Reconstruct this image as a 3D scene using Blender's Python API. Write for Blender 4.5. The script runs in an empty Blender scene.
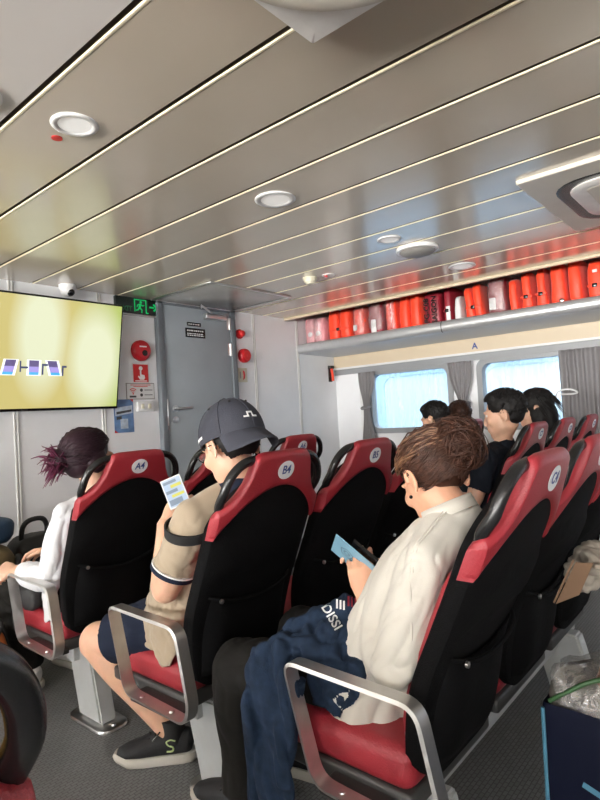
import bpy, bmesh, math, random
from mathutils import Vector, Matrix, noise, Quaternion
PI = math.pi
random.seed(7)
SC = bpy.context.scene
COL = SC.collection
V = Vector

# ------------------------------------------------------------------ camera
EYE = V((0.0, 0.0, 1.183))
F_PX, YAW, PITCH, ROLL = 562.54, 0.868468, 0.026633, -0.057422
fw = V((math.sin(YAW)*math.cos(PITCH), math.cos(YAW)*math.cos(PITCH), math.sin(PITCH)))
r0 = V((math.cos(YAW), -math.sin(YAW), 0)); u0 = r0.cross(fw)
rr = math.cos(ROLL)*r0 + math.sin(ROLL)*u0
uu = -math.sin(ROLL)*r0 + math.cos(ROLL)*u0
cd = bpy.data.cameras.new('camera'); cam = bpy.data.objects.new('camera', cd); COL.objects.link(cam)
M = Matrix((rr, uu, -fw)).transposed().to_4x4(); M.translation = EYE
cam.matrix_world = M
cd.sensor_fit = 'VERTICAL'; cd.sensor_height = 24.0; cd.lens = 24.0*F_PX/800.0
cd.clip_start = 0.02; cd.clip_end = 200
SC.camera = cam

# ------------------------------------------------------------------ materials
def mat(name, col, rough=.5, metal=0.0, var=0.0, vscale=8.0, bump=0.0, bscale=60.0, spec=.5, stretch=(1,1,1),
        sss=0.0, emit=None, estr=0.0, trans=0.0, alpha=1.0, coat=0.0, sheen=0.0, detail=4.0):
    m = bpy.data.materials.new(name); m.use_nodes = True
    nt = m.node_tree; N = nt.nodes; L = nt.links
    b = N['Principled BSDF']
    b.inputs['Base Color'].default_value = (*col, 1)
    b.inputs['Roughness'].default_value = rough
    b.inputs['Metallic'].default_value = metal
    b.inputs['Specular IOR Level'].default_value = spec
    if sss:
        b.inputs['Subsurface Weight'].default_value = sss
        b.inputs['Subsurface Radius'].default_value = (1, .35, .2)
        b.inputs['Subsurface Scale'].default_value = .008
    if emit:
        b.inputs['Emission Color'].default_value = (*emit, 1); b.inputs['Emission Strength'].default_value = estr
    if trans: b.inputs['Transmission Weight'].default_value = trans
    if alpha < 1: b.inputs['Alpha'].default_value = alpha
    if coat: b.inputs['Coat Weight'].default_value = coat; b.inputs['Coat IOR'].default_value = 1.8; b.inputs['Coat Roughness'].default_value = .15
    if sheen: b.inputs['Sheen Weight'].default_value = sheen; b.inputs['Sheen Roughness'].default_value = .5
    if var or bump:
        tc = N.new('ShaderNodeTexCoord'); mp = N.new('ShaderNodeMapping')
        mp.inputs['Scale'].default_value = stretch
        L.new(tc.outputs['Object'], mp.inputs['Vector'])
    if var:
        n = N.new('ShaderNodeTexNoise'); n.inputs['Scale'].default_value = vscale; n.inputs['Detail'].default_value = detail
        L.new(mp.outputs['Vector'], n.inputs['Vector'])
        r = N.new('ShaderNodeMapRange'); r.inputs['From Min'].default_value = .3; r.inputs['From Max'].default_value = .7
        r.inputs['To Min'].default_value = 1-var; r.inputs['To Max'].default_value = 1+var
        L.new(n.outputs['Fac'], r.inputs['Value'])
        mx = N.new('ShaderNodeMix'); mx.data_type = 'RGBA'; mx.blend_type = 'MULTIPLY'; mx.inputs['Factor'].default_value = 1
        mx.inputs[6].default_value = (*col, 1); L.new(r.outputs['Result'], mx.inputs[7])
        L.new(mx.outputs[2], b.inputs['Base Color'])
    if bump:
        n2 = N.new('ShaderNodeTexNoise'); n2.inputs['Scale'].default_value = bscale; n2.inputs['Detail'].default_value = 3
        L.new(mp.outputs['Vector'], n2.inputs['Vector'])
        bp = N.new('ShaderNodeBump'); bp.inputs['Strength'].default_value = bump; bp.inputs['Distance'].default_value = .004
        L.new(n2.outputs['Fac'], bp.inputs['Height']); L.new(bp.outputs['Normal'], b.inputs['Normal'])
    return m

def weave(m, scale=500, strength=.5, dist=.001):
    nt = m.node_tree; N = nt.nodes; L = nt.links; b = N['Principled BSDF']
    tc = N.new('ShaderNodeTexCoord'); v = N.new('ShaderNodeTexVoronoi'); v.inputs['Scale'].default_value = scale
    L.new(tc.outputs['Object'], v.inputs['Vector'])
    bp = N.new('ShaderNodeBump'); bp.inputs['Strength'].default_value = strength; bp.inputs['Distance'].default_value = dist
    L.new(v.outputs['Distance'], bp.inputs['Height']); L.new(bp.outputs['Normal'], b.inputs['Normal'])
    return m

MT = dict(
    panel=mat('ceiling_panel_paint', (.60,.53,.425), .26, spec=.8, coat=.8, var=.03, vscale=3),
    strip=mat('ceiling_joint_strip', (.95,.86,.62), .35),
    groove=mat('ceiling_groove', (.13,.10,.07), .6),
    white_panel=mat('aisle_ceiling_paint', (.66,.63,.60), .4, var=.03, vscale=2),
    wall=mat('wall_paint', (.84,.85,.87), .4, var=.05, vscale=2.5, bump=.05, bscale=12),
    wall_seam=mat('wall_seam_paint', (.70,.70,.68), .4),
    grey_door=mat('grey_door_paint', (.33,.37,.40), .42, var=.06, vscale=4, bump=.06, bscale=10),
    door_frame=mat('dark_grey_frame_paint', (.15,.17,.19), .45),
    steel=mat('brushed_steel', (.62,.62,.62), .28, 1.0),
    alu=mat('aluminium', (.56,.55,.54), .34, .9, var=.05, vscale=30),
    post=mat('painted_metal_post', (.55,.57,.58), .4, .35, var=.08, vscale=9),
    pan=mat('dark_metal', (.07,.07,.07), .45, .5),
    red=mat('red_leatherette', (.30,.020,.030), .42, bump=.35, bscale=260, var=.08, vscale=9),
    black_mesh=weave(mat('black_mesh_fabric', (.0045,.0045,.005), .85, spec=.1), 420, .6, .0015),
    pocket=mat('black_pocket_fabric', (.004,.004,.0045), .8, spec=.1, bump=.3, bscale=40),
    handle=mat('black_plastic', (.012,.012,.013), .26, spec=.5, bump=.05, bscale=300),
    badge=mat('badge_white', (.78,.80,.82), .35), badge_ink=mat('badge_blue_ink', (.03,.06,.25), .4),
    skin=mat('skin', (.62,.33,.21), .5, sss=.15, var=.07, vscale=25, bump=.08, bscale=260),
    skin_light=mat('skin_light', (.66,.39,.27), .5, sss=.15, var=.07, vscale=25, bump=.08, bscale=260),
    cream=mat('cream_cotton', (.58,.55,.49), .85, spec=.2, bump=.1, bscale=400, sheen=.2),
    polo=mat('beige_cotton', (.36,.29,.21), .85, spec=.2, bump=.12, bscale=400, sheen=.2),
    white_shirt=mat('white_cotton', (.66,.67,.70), .85, spec=.2, bump=.1, bscale=400),
    navy=mat('navy_cloth', (.012,.017,.035), .85, spec=.2, bump=.12, bscale=350),
    darknavy=mat('dark_navy_knit', (.008,.011,.018), .85, spec=.2, bump=.12, bscale=350),
    trousers=mat('dark_brown_black_cloth', (.011,.010,.009), .85, spec=.2, bump=.12, bscale=350),
    denim=mat('blue_denim', (.014,.027,.055), .85, spec=.2, bump=.35, bscale=500, var=.25, vscale=40),
    hair_brown=mat('brown_hair', (.050,.020,.012), .5, spec=.3, var=.45, vscale=60),
    hair_light=mat('light_brown_hair', (.17,.085,.045), .38, spec=.5, var=.3, vscale=60),
    hair_black=mat('black_hair', (.009,.008,.008), .6, spec=.25),
    hair_purple=mat('dark_purple_hair', (.022,.008,.014), .5, spec=.3),
    hair_violet=mat('violet_red_hair', (.11,.018,.05), .5, spec=.3),
    cap=mat('charcoal_cap_cloth', (.040,.042,.055), .75, spec=.25, bump=.2, bscale=300),
    white=mat('white_plastic', (.75,.75,.75), .35), cream_plastic=mat('cream_plastic', (.70,.66,.52), .4),
    white_ink=mat('white_print', (.85,.85,.85), .5),
    black=mat('black_gloss', (.008,.008,.009), .25), rubber=mat('pale_sole_rubber', (.55,.52,.47), .7),
    shoe=mat('black_knit_shoe', (.010,.010,.012), .7, bump=.4, bscale=300),
    orange=mat('orange_nylon', (.90,.055,.015), .5, bump=.3, bscale=20, var=.08, vscale=14, sheen=.2),
    maroon=mat('maroon_nylon', (.26,.012,.025), .45, bump=.3, bscale=20),
    pink=mat('pink_foam', (.78,.33,.36), .5, var=.2, vscale=12),
    red_paint=mat('red_paint', (.50,.012,.020), .3), red_sign=mat('red_sign', (.62,.02,.02), .4),
    green_sign=mat('lit_green', (.0,.30,.08), .4, emit=(.0,.55,.14), estr=.45),
    dark_sign=mat('dark_sign_face', (.010,.016,.014), .3),
    curtain=mat('grey_curtain', (.23,.22,.225), .8, spec=.2, bump=.1, bscale=200),
    rack=mat('grey_rack_metal', (.52,.53,.54), .32, .55, var=.04, vscale=20),
    rack_under=mat('pale_rack_underside', (.60,.64,.68), .4),
    beige_trim=mat('beige_trim', (.60,.50,.36), .45), frame_grey=mat('window_frame_grey', (.27,.28,.29), .4),
    grey_grille=mat('grey_grille', (.30,.29,.27), .5), ac=mat('ac_cream_plastic', (.62,.58,.50), .4, var=.03),
    ac_white=mat('ac_white_plastic', (.78,.76,.73), .4, var=.1, vscale=12),
    lamp_face=mat('lamp_diffuser', (.8,.8,.78), .5, emit=(1,.97,.92), estr=.25),
    card=mat('pale_blue_card', (.19,.36,.47), .4), card_ink=mat('card_black_ink', (.03,.05,.08), .5),
    paper=mat('white_paper', (.72,.72,.72), .6), kraft=mat('brown_kraft_paper', (.25,.15,.09), .7),
    bag_navy=mat('navy_shopping_bag', (.0025,.004,.014), .6, spec=.12), bag_blue=mat('light_blue_print', (.05,.16,.24), .5),
    black_nylon=mat('black_nylon', (.012,.012,.013), .6, bump=.3, bscale=60),
    khaki=mat('khaki_canvas', (.17,.13,.06), .8, bump=.3, bscale=80), mustard=mat('mustard_canvas', (.55,.30,.03), .7, bump=.2, bscale=80),
    orange_pouch=mat('tan_orange_suede', (.42,.13,.025), .8, bump=.3, bscale=80), blue_bag=mat('blue_nylon', (.020,.05,.10), .6, bump=.3, bscale=80),
    green=mat('green_leaf', (.02,.07,.02), .5), gold=mat('yellow_screen', (.06,.06,.02), .4, emit=(.6,.55,.1), estr=1.0),
    screen_white=mat('phone_screen', (.06,.07,.08), .3, emit=(.42,.52,.66), estr=.9),
    screen_grey=mat('phone_bubble', (.05,.05,.06), .3, emit=(.25,.33,.42), estr=.7),
    lens=mat('clear_lens', (.9,.95,.95), .05, trans=.95), eye=mat('eye_white', (.75,.72,.68), .2),
    earring=mat('dark_stud', (.02,.02,.025), .2, .8),
    hull=mat('white_hull', (.38,.56,.72), .4, var=.10, vscale=3, stretch=(1,4,.6)), hull_win=mat('hull_window', (.42,.62,.76), .2),
    hull_curtain=mat('pale_curtain', (.62,.78,.88), .8, var=.12, vscale=30, stretch=(1,1,.02)),
    sea=mat('sea_water', (.10,.18,.22), .15, bump=.8, bscale=2),
    film=None)

def film_mat():
    m = bpy.data.materials.new('clear_plastic_film'); m.use_nodes = True
    nt = m.node_tree; N = nt.nodes; L = nt.links
    for n in list(N):
        if n.type == 'BSDF_PRINCIPLED': N.remove(n)
    out = [n for n in N if n.type == 'OUTPUT_MATERIAL'][0]
    t = N.new('ShaderNodeBsdfTransparent'); g = N.new('ShaderNodeBsdfGlossy'); g.inputs['Roughness'].default_value = .18
    d = N.new('ShaderNodeBsdfDiffuse'); d.inputs['Color'].default_value = (.8,.8,.82,1)
    tc = N.new('ShaderNodeTexCoord'); nz = N.new('ShaderNodeTexNoise'); nz.inputs['Scale'].default_value = 22; nz.inputs['Detail'].default_value = 4
    nz.inputs['Distortion'].default_value = 1.5
    L.new(tc.outputs['Object'], nz.inputs['Vector'])
    bp = N.new('ShaderNodeBump'); bp.inputs['Strength'].default_value = .9; bp.inputs['Distance'].default_value = .02
    L.new(nz.outputs['Fac'], bp.inputs['Height']); L.new(bp.outputs['Normal'], g.inputs['Normal'])
    a = N.new('ShaderNodeMixShader'); a.inputs['Fac'].default_value = .10
    L.new(t.outputs[0], a.inputs[1]); L.new(d.outputs[0], a.inputs[2])
    b = N.new('ShaderNodeMixShader'); b.inputs['Fac'].default_value = .22
    L.new(a.outputs[0], b.inputs[1]); L.new(g.outputs[0], b.inputs[2]); L.new(b.outputs[0], out.inputs['Surface'])
    return m
MT['film'] = film_mat()

def glass_mat():
    m = bpy.data.materials.new('salt_misted_glass'); m.use_nodes = True
    nt = m.node_tree; N = nt.nodes; L = nt.links
    for n in list(N):
        if n.type == 'BSDF_PRINCIPLED': N.remove(n)
    out = [n for n in N if n.type == 'OUTPUT_MATERIAL'][0]
    t = N.new('ShaderNodeBsdfTransparent'); g = N.new('ShaderNodeBsdfGlossy'); g.inputs['Roughness'].default_value = .03
    d = N.new('ShaderNodeBsdfTranslucent'); d.inputs['Color'].default_value = (.85,.93,1,1)
    tc = N.new('ShaderNodeTexCoord'); mp = N.new('ShaderNodeMapping'); mp.inputs['Scale'].default_value = (1, 1, .12)
    L.new(tc.outputs['Object'], mp.inputs['Vector'])
    nz = N.new('ShaderNodeTexNoise'); nz.inputs['Scale'].default_value = 30; nz.inputs['Detail'].default_value = 6
    L.new(mp.outputs['Vector'], nz.inputs['Vector'])
    r = N.new('ShaderNodeMapRange'); r.inputs['From Min'].default_value = .35; r.inputs['From Max'].default_value = .75
    r.inputs['To Min'].default_value = .04; r.inputs['To Max'].default_value = .34
    L.new(nz.outputs['Fac'], r.inputs['Value'])
    a = N.new('ShaderNodeMixShader'); L.new(r.outputs['Result'], a.inputs['Fac'])
    L.new(t.outputs[0], a.inputs[1]); L.new(d.outputs[0], a.inputs[2])
    b = N.new('ShaderNodeMixShader'); b.inputs['Fac'].default_value = .05
    L.new(a.outputs[0], b.inputs[1]); L.new(g.outputs[0], b.inputs[2]); L.new(b.outputs[0], out.inputs['Surface'])
    return m
MT['glass'] = glass_mat()

def floor_mat():
    m = mat('antislip_vinyl', (.17,.175,.18), .42, spec=.5)
    nt = m.node_tree; N = nt.nodes; L = nt.links; b = N['Principled BSDF']
    tc = N.new('ShaderNodeTexCoord'); mp = N.new('ShaderNodeMapping'); mp.inputs['Rotation'].default_value = (0,0,.0)
    L.new(tc.outputs['Object'], mp.inputs['Vector'])
    br = N.new('ShaderNodeTexBrick'); br.inputs['Scale'].default_value = 22
    br.inputs['Mortar Size'].default_value = .035; br.inputs['Brick Width'].default_value = .55; br.inputs['Row Height'].default_value = .3
    br.inputs['Color1'].default_value = (.20,.205,.21,1); br.inputs['Color2'].default_value = (.165,.17,.175,1); br.inputs['Mortar'].default_value = (.09,.09,.095,1)
    L.new(mp.outputs['Vector'], br.inputs['Vector']); L.new(br.outputs['Color'], b.inputs['Base Color'])
    bp = N.new('ShaderNodeBump'); bp.inputs['Strength'].default_value = .5; bp.inputs['Distance'].default_value = .002; bp.invert = True
    L.new(br.outputs['Fac'], bp.inputs['Height']); L.new(bp.outputs['Normal'], b.inputs['Normal'])
    return m
MT['floor'] = floor_mat()

def tv_mat():
    m = bpy.data.materials.new('tv_picture'); m.use_nodes = True
    nt = m.node_tree; N = nt.nodes; L = nt.links; b = N['Principled BSDF']
    b.inputs['Base Color'].default_value = (.02,.02,.02,1); b.inputs['Roughness'].default_value = .35
    tc = N.new('ShaderNodeTexCoord'); sx = N.new('ShaderNodeSeparateXYZ'); L.new(tc.outputs['Object'], sx.inputs[0])
    # the pictured spotlights: two pale soft ovals on a yellow ground
    def oval(cx, cz, rx, rz):
        mp = N.new('ShaderNodeMapping'); mp.vector_type = 'POINT'
        mp.inputs['Location'].default_value = (-cx/rx, 0, -cz/rz); mp.inputs['Scale'].default_value = (1/rx, 0, 1/rz)
        L.new(tc.outputs['Object'], mp.inputs['Vector'])
        g = N.new('ShaderNodeTexGradient'); g.gradient_type = 'SPHERICAL'; L.new(mp.outputs['Vector'], g.inputs['Vector'])
        return g.outputs['Fac']
    a = oval(.45, -.02, .24, .42); c = oval(.08, .12, .20, .46)
    mx = N.new('ShaderNodeMath'); mx.operation = 'MAXIMUM'; L.new(a, mx.inputs[0]); L.new(c, mx.inputs[1])
    nz = N.new('ShaderNodeTexNoise'); nz.inputs['Scale'].default_value = 1.6; L.new(tc.outputs['Object'], nz.inputs['Vector'])
    base = N.new('ShaderNodeMix'); base.data_type = 'RGBA'
    base.inputs[6].default_value = (.66,.56,.20,1); base.inputs[7].default_value = (.44,.58,.13,1)
    mr = N.new('ShaderNodeMapRange'); mr.inputs['From Min'].default_value = .25; mr.inputs['From Max'].default_value = .68
    L.new(sx.outputs['X'], mr.inputs['Value']); L.new(mr.outputs['Result'], base.inputs['Factor'])
    top = N.new('ShaderNodeMix'); top.data_type = 'RGBA'; top.inputs[7].default_value = (.84,.87,.60,1)
    cl = N.new('ShaderNodeMath'); cl.operation = 'MULTIPLY'; cl.use_clamp = True; cl.inputs[1].default_value = 1.9
    L.new(mx.outputs[0], cl.inputs[0]); L.new(cl.outputs[0], top.inputs['Factor']); L.new(base.outputs[2], top.inputs[6])
    L.new(top.outputs[2], b.inputs['Emission Color']); b.inputs['Emission Strength'].default_value = .80
    return m
MT['tv'] = tv_mat()

# ------------------------------------------------------------------ mesh helpers
class MB:
    def __init__(s): s.bm = bmesh.new()
    def box(s, lo, hi, bev=0.0, seg=2, rot=None, piv=None):
        t = bmesh.new(); bmesh.ops.create_cube(t, size=1)
        lo = V(lo); hi = V(hi); c = (lo+hi)/2; d = hi-lo
        for v in t.verts: v.co = V((v.co.x*d.x, v.co.y*d.y, v.co.z*d.z))
        if bev: bmesh.ops.bevel(t, geom=t.edges[:], offset=bev, segments=seg, affect='EDGES', profile=.5)
        for v in t.verts:
            v.co += c
            if rot is not None:
                p = V(piv) if piv is not None else c
                v.co = p + rot @ (v.co - p)
        return s.take(t)
    def take(s, t, mi=0):
        me = bpy.data.meshes.new('tmp'); t.to_mesh(me); t.free(); s.bm.from_mesh(me); bpy.data.meshes.remove(me); return s
    def grid_surface(s, rows, closed_u=False, closed_v=False, mi=0):
        vv = [[s.bm.verts.new(p) for p in r] for r in rows]
        n, k = len(vv), len(vv[0])
        for i in range(n if closed_v else n-1):
            for j in range(k if closed_u else k-1):
                f = s.bm.faces.new((vv[i][j], vv[i][(j+1) % k], vv[(i+1) % n][(j+1) % k], vv[(i+1) % n][j])); f.material_index = mi
        return vv
    def tube(s, pts, rad, n=10, cap=True, closed=False, mi=0, flat=None):
        pts = [V(p) for p in pts]; m = len(pts)
        if not hasattr(rad, '__len__'): rad = [rad]*m
        rows = []; nrm = None
        for i, p in enumerate(pts):
            if closed: t = pts[(i+1) % m]-pts[i-1]
            else: t = pts[min(i+1, m-1)]-pts[max(i-1, 0)]
            if t.length < 1e-9: t = V((0,0,1))
            t.normalize()
            if nrm is None:
                a = V((0,0,1)) if abs(t.z) < .9 else V((1,0,0)); nrm = (a - t*a.dot(t)).normalized()
            else:
                nrm = nrm - t*nrm.dot(t)
                nrm = nrm.normalized() if nrm.length > 1e-6 else t.orthogonal().normalized()
            b = t.cross(nrm); r = rad[i]
            rows.append([p + r*(math.cos(a)*nrm + math.sin(a)*b) for a in [2*PI*k/n for k in range(n)]])
        vv = s.grid_surface(rows, True, closed, mi)
        if cap and not closed:
            f = s.bm.faces.new(list(reversed(vv[0]))); f.material_index = mi; f = s.bm.faces.new(vv[-1]); f.material_index = mi
        return s
    def loft(s, chain, side, n=20, cap=True):
        """chain: (centre, half width along side, half depth); side: vector or list of vectors"""
        pts = [V(c[0]) for c in chain]; m = len(pts); rows = []
        for i, c in enumerate(chain):
            t = (pts[min(i+1, m-1)]-pts[max(i-1, 0)]).normalized()
            sd = V(side[i]) if isinstance(side, list) else V(side)
            sd = (sd - t*sd.dot(t)).normalized(); d = t.cross(sd)
            rows.append([pts[i] + c[1]*math.cos(a)*sd + c[2]*math.sin(a)*d for a in [2*PI*k/n for k in range(n)]])
        vv = s.grid_surface(rows, True)
        if cap: s.bm.faces.new(list(reversed(vv[0]))); s.bm.faces.new(vv[-1])
        return s
    def ellipsoid(s, c, r, R=None, nu=20, nv=12):
        c = V(c); R = R or Matrix.Identity(3)
        t = bmesh.new(); bmesh.ops.create_uvsphere(t, u_segments=nu, v_segments=nv, radius=1)
        for v in t.verts: v.co = c + R @ V((v.co.x*r[0], v.co.y*r[1], v.co.z*r[2]))
        return s.take(t)
    def lathe(s, prof, c=(0,0,0), n=32, R=None):
        c = V(c); R = R or Matrix.Identity(3)
        rows = [[c + R @ V((r*math.cos(2*PI*k/n), r*math.sin(2*PI*k/n), z)) for k in range(n)] for r, z in prof]
        vv = s.grid_surface(rows, True)
        s.bm.faces.new(list(reversed(vv[0]))); s.bm.faces.new(vv[-1]); return s
    def prism(s, poly, fn, h):
        """polygon in 2-D mapped with fn(u,v,w); thickness h along w"""
        a = [s.bm.verts.new(fn(u, v, 0)) for u, v in poly]; b = [s.bm.verts.new(fn(u, v, h)) for u, v in poly]
        s.bm.faces.new(list(reversed(a))); s.bm.faces.new(b)
        k = len(poly)
        for i in range(k): s.bm.faces.new((a[i], a[(i+1) % k], b[(i+1) % k], b[i]))
        return s
    def slab(s, A, B, closed=True):
        """two grids of the same size joined round their border"""
        a = s.grid_surface(A); b = s.grid_surface(B)
        n, k = len(a), len(a[0])
        def rim(g): return [g[0][j] for j in range(k)] + [g[i][k-1] for i in range(1, n)] + [g[n-1][j] for j in range(k-2, -1, -1)] + [g[i][0] for i in range(n-2, 0, -1)]
        ra, rb = rim(a), rim(b); q = len(ra)
        for i in range(q): s.bm.faces.new((ra[i], rb[i], rb[(i+1) % q], ra[(i+1) % q]))
        return s
    def build(s, name, m, parent=None, smooth=True, angle=50, world=False):
        bmesh.ops.recalc_face_normals(s.bm, faces=s.bm.faces[:])
        if smooth:
            ca = math.radians(angle)
            for f in s.bm.faces: f.smooth = True
            for e in s.bm.edges:
                if len(e.link_faces) == 2 and e.calc_face_angle(0) > ca: e.smooth = False
        me = bpy.data.meshes.new(name); s.bm.to_mesh(me); s.bm.free()
        for x in (m if isinstance(m, (list, tuple)) else [m]): me.materials.append(MT[x])
        return link(name, me, parent, world)

def wloc(o):
    l = V((0,0,0))
    while o is not None: l = l + o.location; o = o.parent
    return l
def link(name, me, parent=None, world=False):
    o = bpy.data.objects.new(name, me); COL.objects.link(o)
    if parent is not None:
        if world: me.transform(Matrix.Translation(-wloc(parent)))
        o.parent = parent
    return o
def tag(o, label=None, cat=None, group=None, kind=None):
    if label: o['label'] = label
    if cat: o['category'] = cat
    if group: o['group'] = group
    if kind: o['kind'] = kind
    return o
def thing(name, label, cat, loc=(0,0,0), rz=0, group=None):
    o = bpy.data.objects.new(name, None); COL.objects.link(o); o.location = loc; o.rotation_euler = (0,0,rz)
    o.empty_display_size = .1
    return tag(o, label, cat, group)
def rebase(o, base):
    """move the origin of a single-mesh thing to base"""
    o.data.transform(Matrix.Translation(-V(base))); o.location = base; return o
def dup(root, label=None, group=None):
    r = root.copy(); COL.objects.link(r)
    if label: r['label'] = label
    if group: r['group'] = group
    def rec(src, dst):
        for ch in [c for c in src.children]:
            if ch == dst: continue
            c = ch.copy(); COL.objects.link(c); c.parent = dst; rec(ch, c)
    rec(root, r); return r
def text_mesh(s, size, extrude=.0006, offset=0.0, shear=0.0, align='CENTER'):
    cu = bpy.data.curves.new('lettering', 'FONT'); cu.body = s; cu.size = size; cu.extrude = extrude; cu.offset = offset; cu.shear = shear
    cu.align_x = align; cu.align_y = 'CENTER'; cu.resolution_u = 3
    o = bpy.data.objects.new('lettering', cu); COL.objects.link(o)
    bpy.context.view_layer.update()
    me = bpy.data.meshes.new_from_object(o.evaluated_get(bpy.context.evaluated_depsgraph_get()))
    bpy.data.objects.remove(o); bpy.data.curves.remove(cu)
    return me
def text(name, s, size, origin, ux, uy, m, parent=None, extrude=.0006, offset=0.0, shear=0.0, align='CENTER', warp=None, world=False):
    me = text_mesh(s, size, extrude, offset, shear, align)
    ux = V(ux).normalized(); uy = V(uy).normalized(); w = ux.cross(uy)
    for v in me.vertices:
        if warp: v.co = warp(v.co.x, v.co.y, v.co.z)
        else: v.co = V(origin) + ux*v.co.x + uy*v.co.y + w*v.co.z
    me.materials.clear(); me.materials.append(MT[m])
    return link(name, me, parent, world)

def crv(pts, n=6):
    """Catmull-Rom through pts (tuples of any length)"""
    out = []; P = [tuple(p) for p in pts]; m = len(P)
    for i in range(m-1):
        p0 = P[max(i-1, 0)]; p1 = P[i]; p2 = P[i+1]; p3 = P[min(i+2, m-1)]
        for k in range(n):
            t = k/n
            out.append(tuple(.5*((2*b)+(-a+c)*t+(2*a-5*b+4*c-d)*t*t+(-a+3*b-3*c+d)*t**3) for a, b, c, d in zip(p0, p1, p2, p3)))
    out.append(P[-1]); return out
def interp(tab, x):
    if x <= tab[0][0]: return tab[0][1]
    for (a, b), (c, d) in zip(tab, tab[1:]):
        if x <= c: return b + (d-b)*(x-a)/(c-a)
    return tab[-1][1]
def sstep(a, b, x):
    t = max(0, min(1, (x-a)/(b-a))); return t*t*(3-2*t)

def fuse(mb, voxel, smooth_it=6, disp=None):
    """one continuous surface from overlapping closed shapes, with optional displacement disp(co, normal)->metres"""
    bmesh.ops.recalc_face_normals(mb.bm, faces=mb.bm.faces[:])
    me = bpy.data.meshes.new('fuse'); mb.bm.to_mesh(me); mb.bm.free()
    o = bpy.data.objects.new('fuse', me); COL.objects.link(o)
    md = o.modifiers.new('r', 'REMESH'); md.mode = 'VOXEL'; md.voxel_size = voxel; md.use_smooth_shade = True
    if smooth_it:
        sm = o.modifiers.new('s', 'SMOOTH'); sm.factor = .5; sm.iterations = smooth_it
    bpy.context.view_layer.update()
    out = bpy.data.meshes.new_from_object(o.evaluated_get(bpy.context.evaluated_depsgraph_get()))
    bpy.data.objects.remove(o); bpy.data.meshes.remove(me)
    if disp:
        ns = [v.normal.copy() for v in out.vertices]
        for v, n in zip(out.vertices, ns): v.co = v.co + n*disp(v.co, n)
    for p in out.polygons: p.use_smooth = True
    return out
def fused(name, mb, voxel, m, parent, smooth_it=6, disp=None):
    me = fuse(mb, voxel, smooth_it, disp); me.materials.clear(); me.materials.append(MT[m]); me.name = name
    return link(name, me, parent, True)
def folds(axis, freq_along=6, freq_across=22, amp=.004, seed=0, ridge=True):
    ax = V(axis).normalized(); a = ax.orthogonal().normalized(); b = ax.cross(a)
    def f(co, n):
        q = V((co.dot(ax)*freq_along+seed, co.dot(a)*freq_across, co.dot(b)*freq_across))
        v = noise.noise(q)
        if ridge: v = (abs(v)**.55)*1.7-.9
        v += .35*(abs(noise.noise(q*1.9+V((9,9,9))))**.6*1.6-.8)
        return amp*v
    return f
# ================================================================== THE CABIN
CZ = 2.113; FY = 3.55; WX = 4.8; BY = -6.2
EX, EY, EZ = V((1,0,0)), V((0,1,0)), V((0,0,1))
RX90 = Matrix.Rotation(PI/2, 3, 'X')          # local z -> -Y

m = MB(); m.box((-WX-.2, BY-.1, -.06), (WX+.2, FY+.1, 0)); tag(m.build('floor', 'floor'), kind='structure')

# ceiling: long painted planks with a dark groove and a cream joint strip between them, plain wide plank over the aisle
J = [.738+.3*i for i in range(11)]
prof = []          # (x, z, material of the face that follows)
def joint(x):
    prof.extend([(x-.017, CZ, 1), (x-.017, CZ+.024, 1), (x, CZ+.024, 1), (x, CZ+.004, 2), (x, CZ+.001, 2), (x+.002, CZ-.001, 2), (x+.007, CZ-.001, 2), (x+.010, CZ, 0)])
prof.append((-WX-.15, CZ, 0))
for x in [-q for q in reversed(J)]: joint(x)
prof[-1] = (prof[-1][0], prof[-1][1], 3)
joint(J[0])
for x in J[1:]: joint(x)
prof = [q for q in prof if abs(q[0]) < 4.0]
prof = [(-4.03, CZ, 0)] + prof + [(4.03, CZ, 1), (4.03, CZ+.03, 1), (4.03, CZ+.34, 1), (WX+.15, CZ+.34, 1), (WX+.15, CZ+.42, 1), (-WX-.15, CZ+.42, 1), (-WX-.15, CZ+.34, 1), (-4.03, CZ+.34, 1)]
m = MB(); a = [m.bm.verts.new((x, BY, z)) for x, z, _ in prof]; b = [m.bm.verts.new((x, FY+.05, z)) for x, z, _ in prof]
for i in range(len(prof)):
    f = m.bm.faces.new((a[i], a[(i+1) % len(a)], b[(i+1) % len(a)], b[i])); f.material_index = prof[i][2]
tag(m.build('ceiling', ['panel', 'groove', 'strip', 'white_panel'], smooth=False), kind='structure')

m = MB(); m.box((-WX-.1, FY, 0), (WX+.1, FY+.08, CZ+.42)); tag(m.build('wall_front', 'wall'), kind='structure')
m = MB(); m.box((-WX-.1, BY-.08, 0), (WX+.1, BY, CZ+.42)); tag(m.build('wall_back', 'wall'), kind='structure')
n_tr = 0
for x in (-2.8, -2.2, -1.6, -1.0, -.4, .2, .9, 1.5, 2.09, 3.6, 4.2):
    m = MB(); m.box((x-.016, FY-.006, .02), (x-.004, FY, 2.11), .002); m.box((x+.004, FY-.006, .02), (x+.016, FY, 2.11), .002)
    n_tr += 1; tag(m.build('trim_%d' % n_tr, 'wall_seam'), kind='structure')

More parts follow.
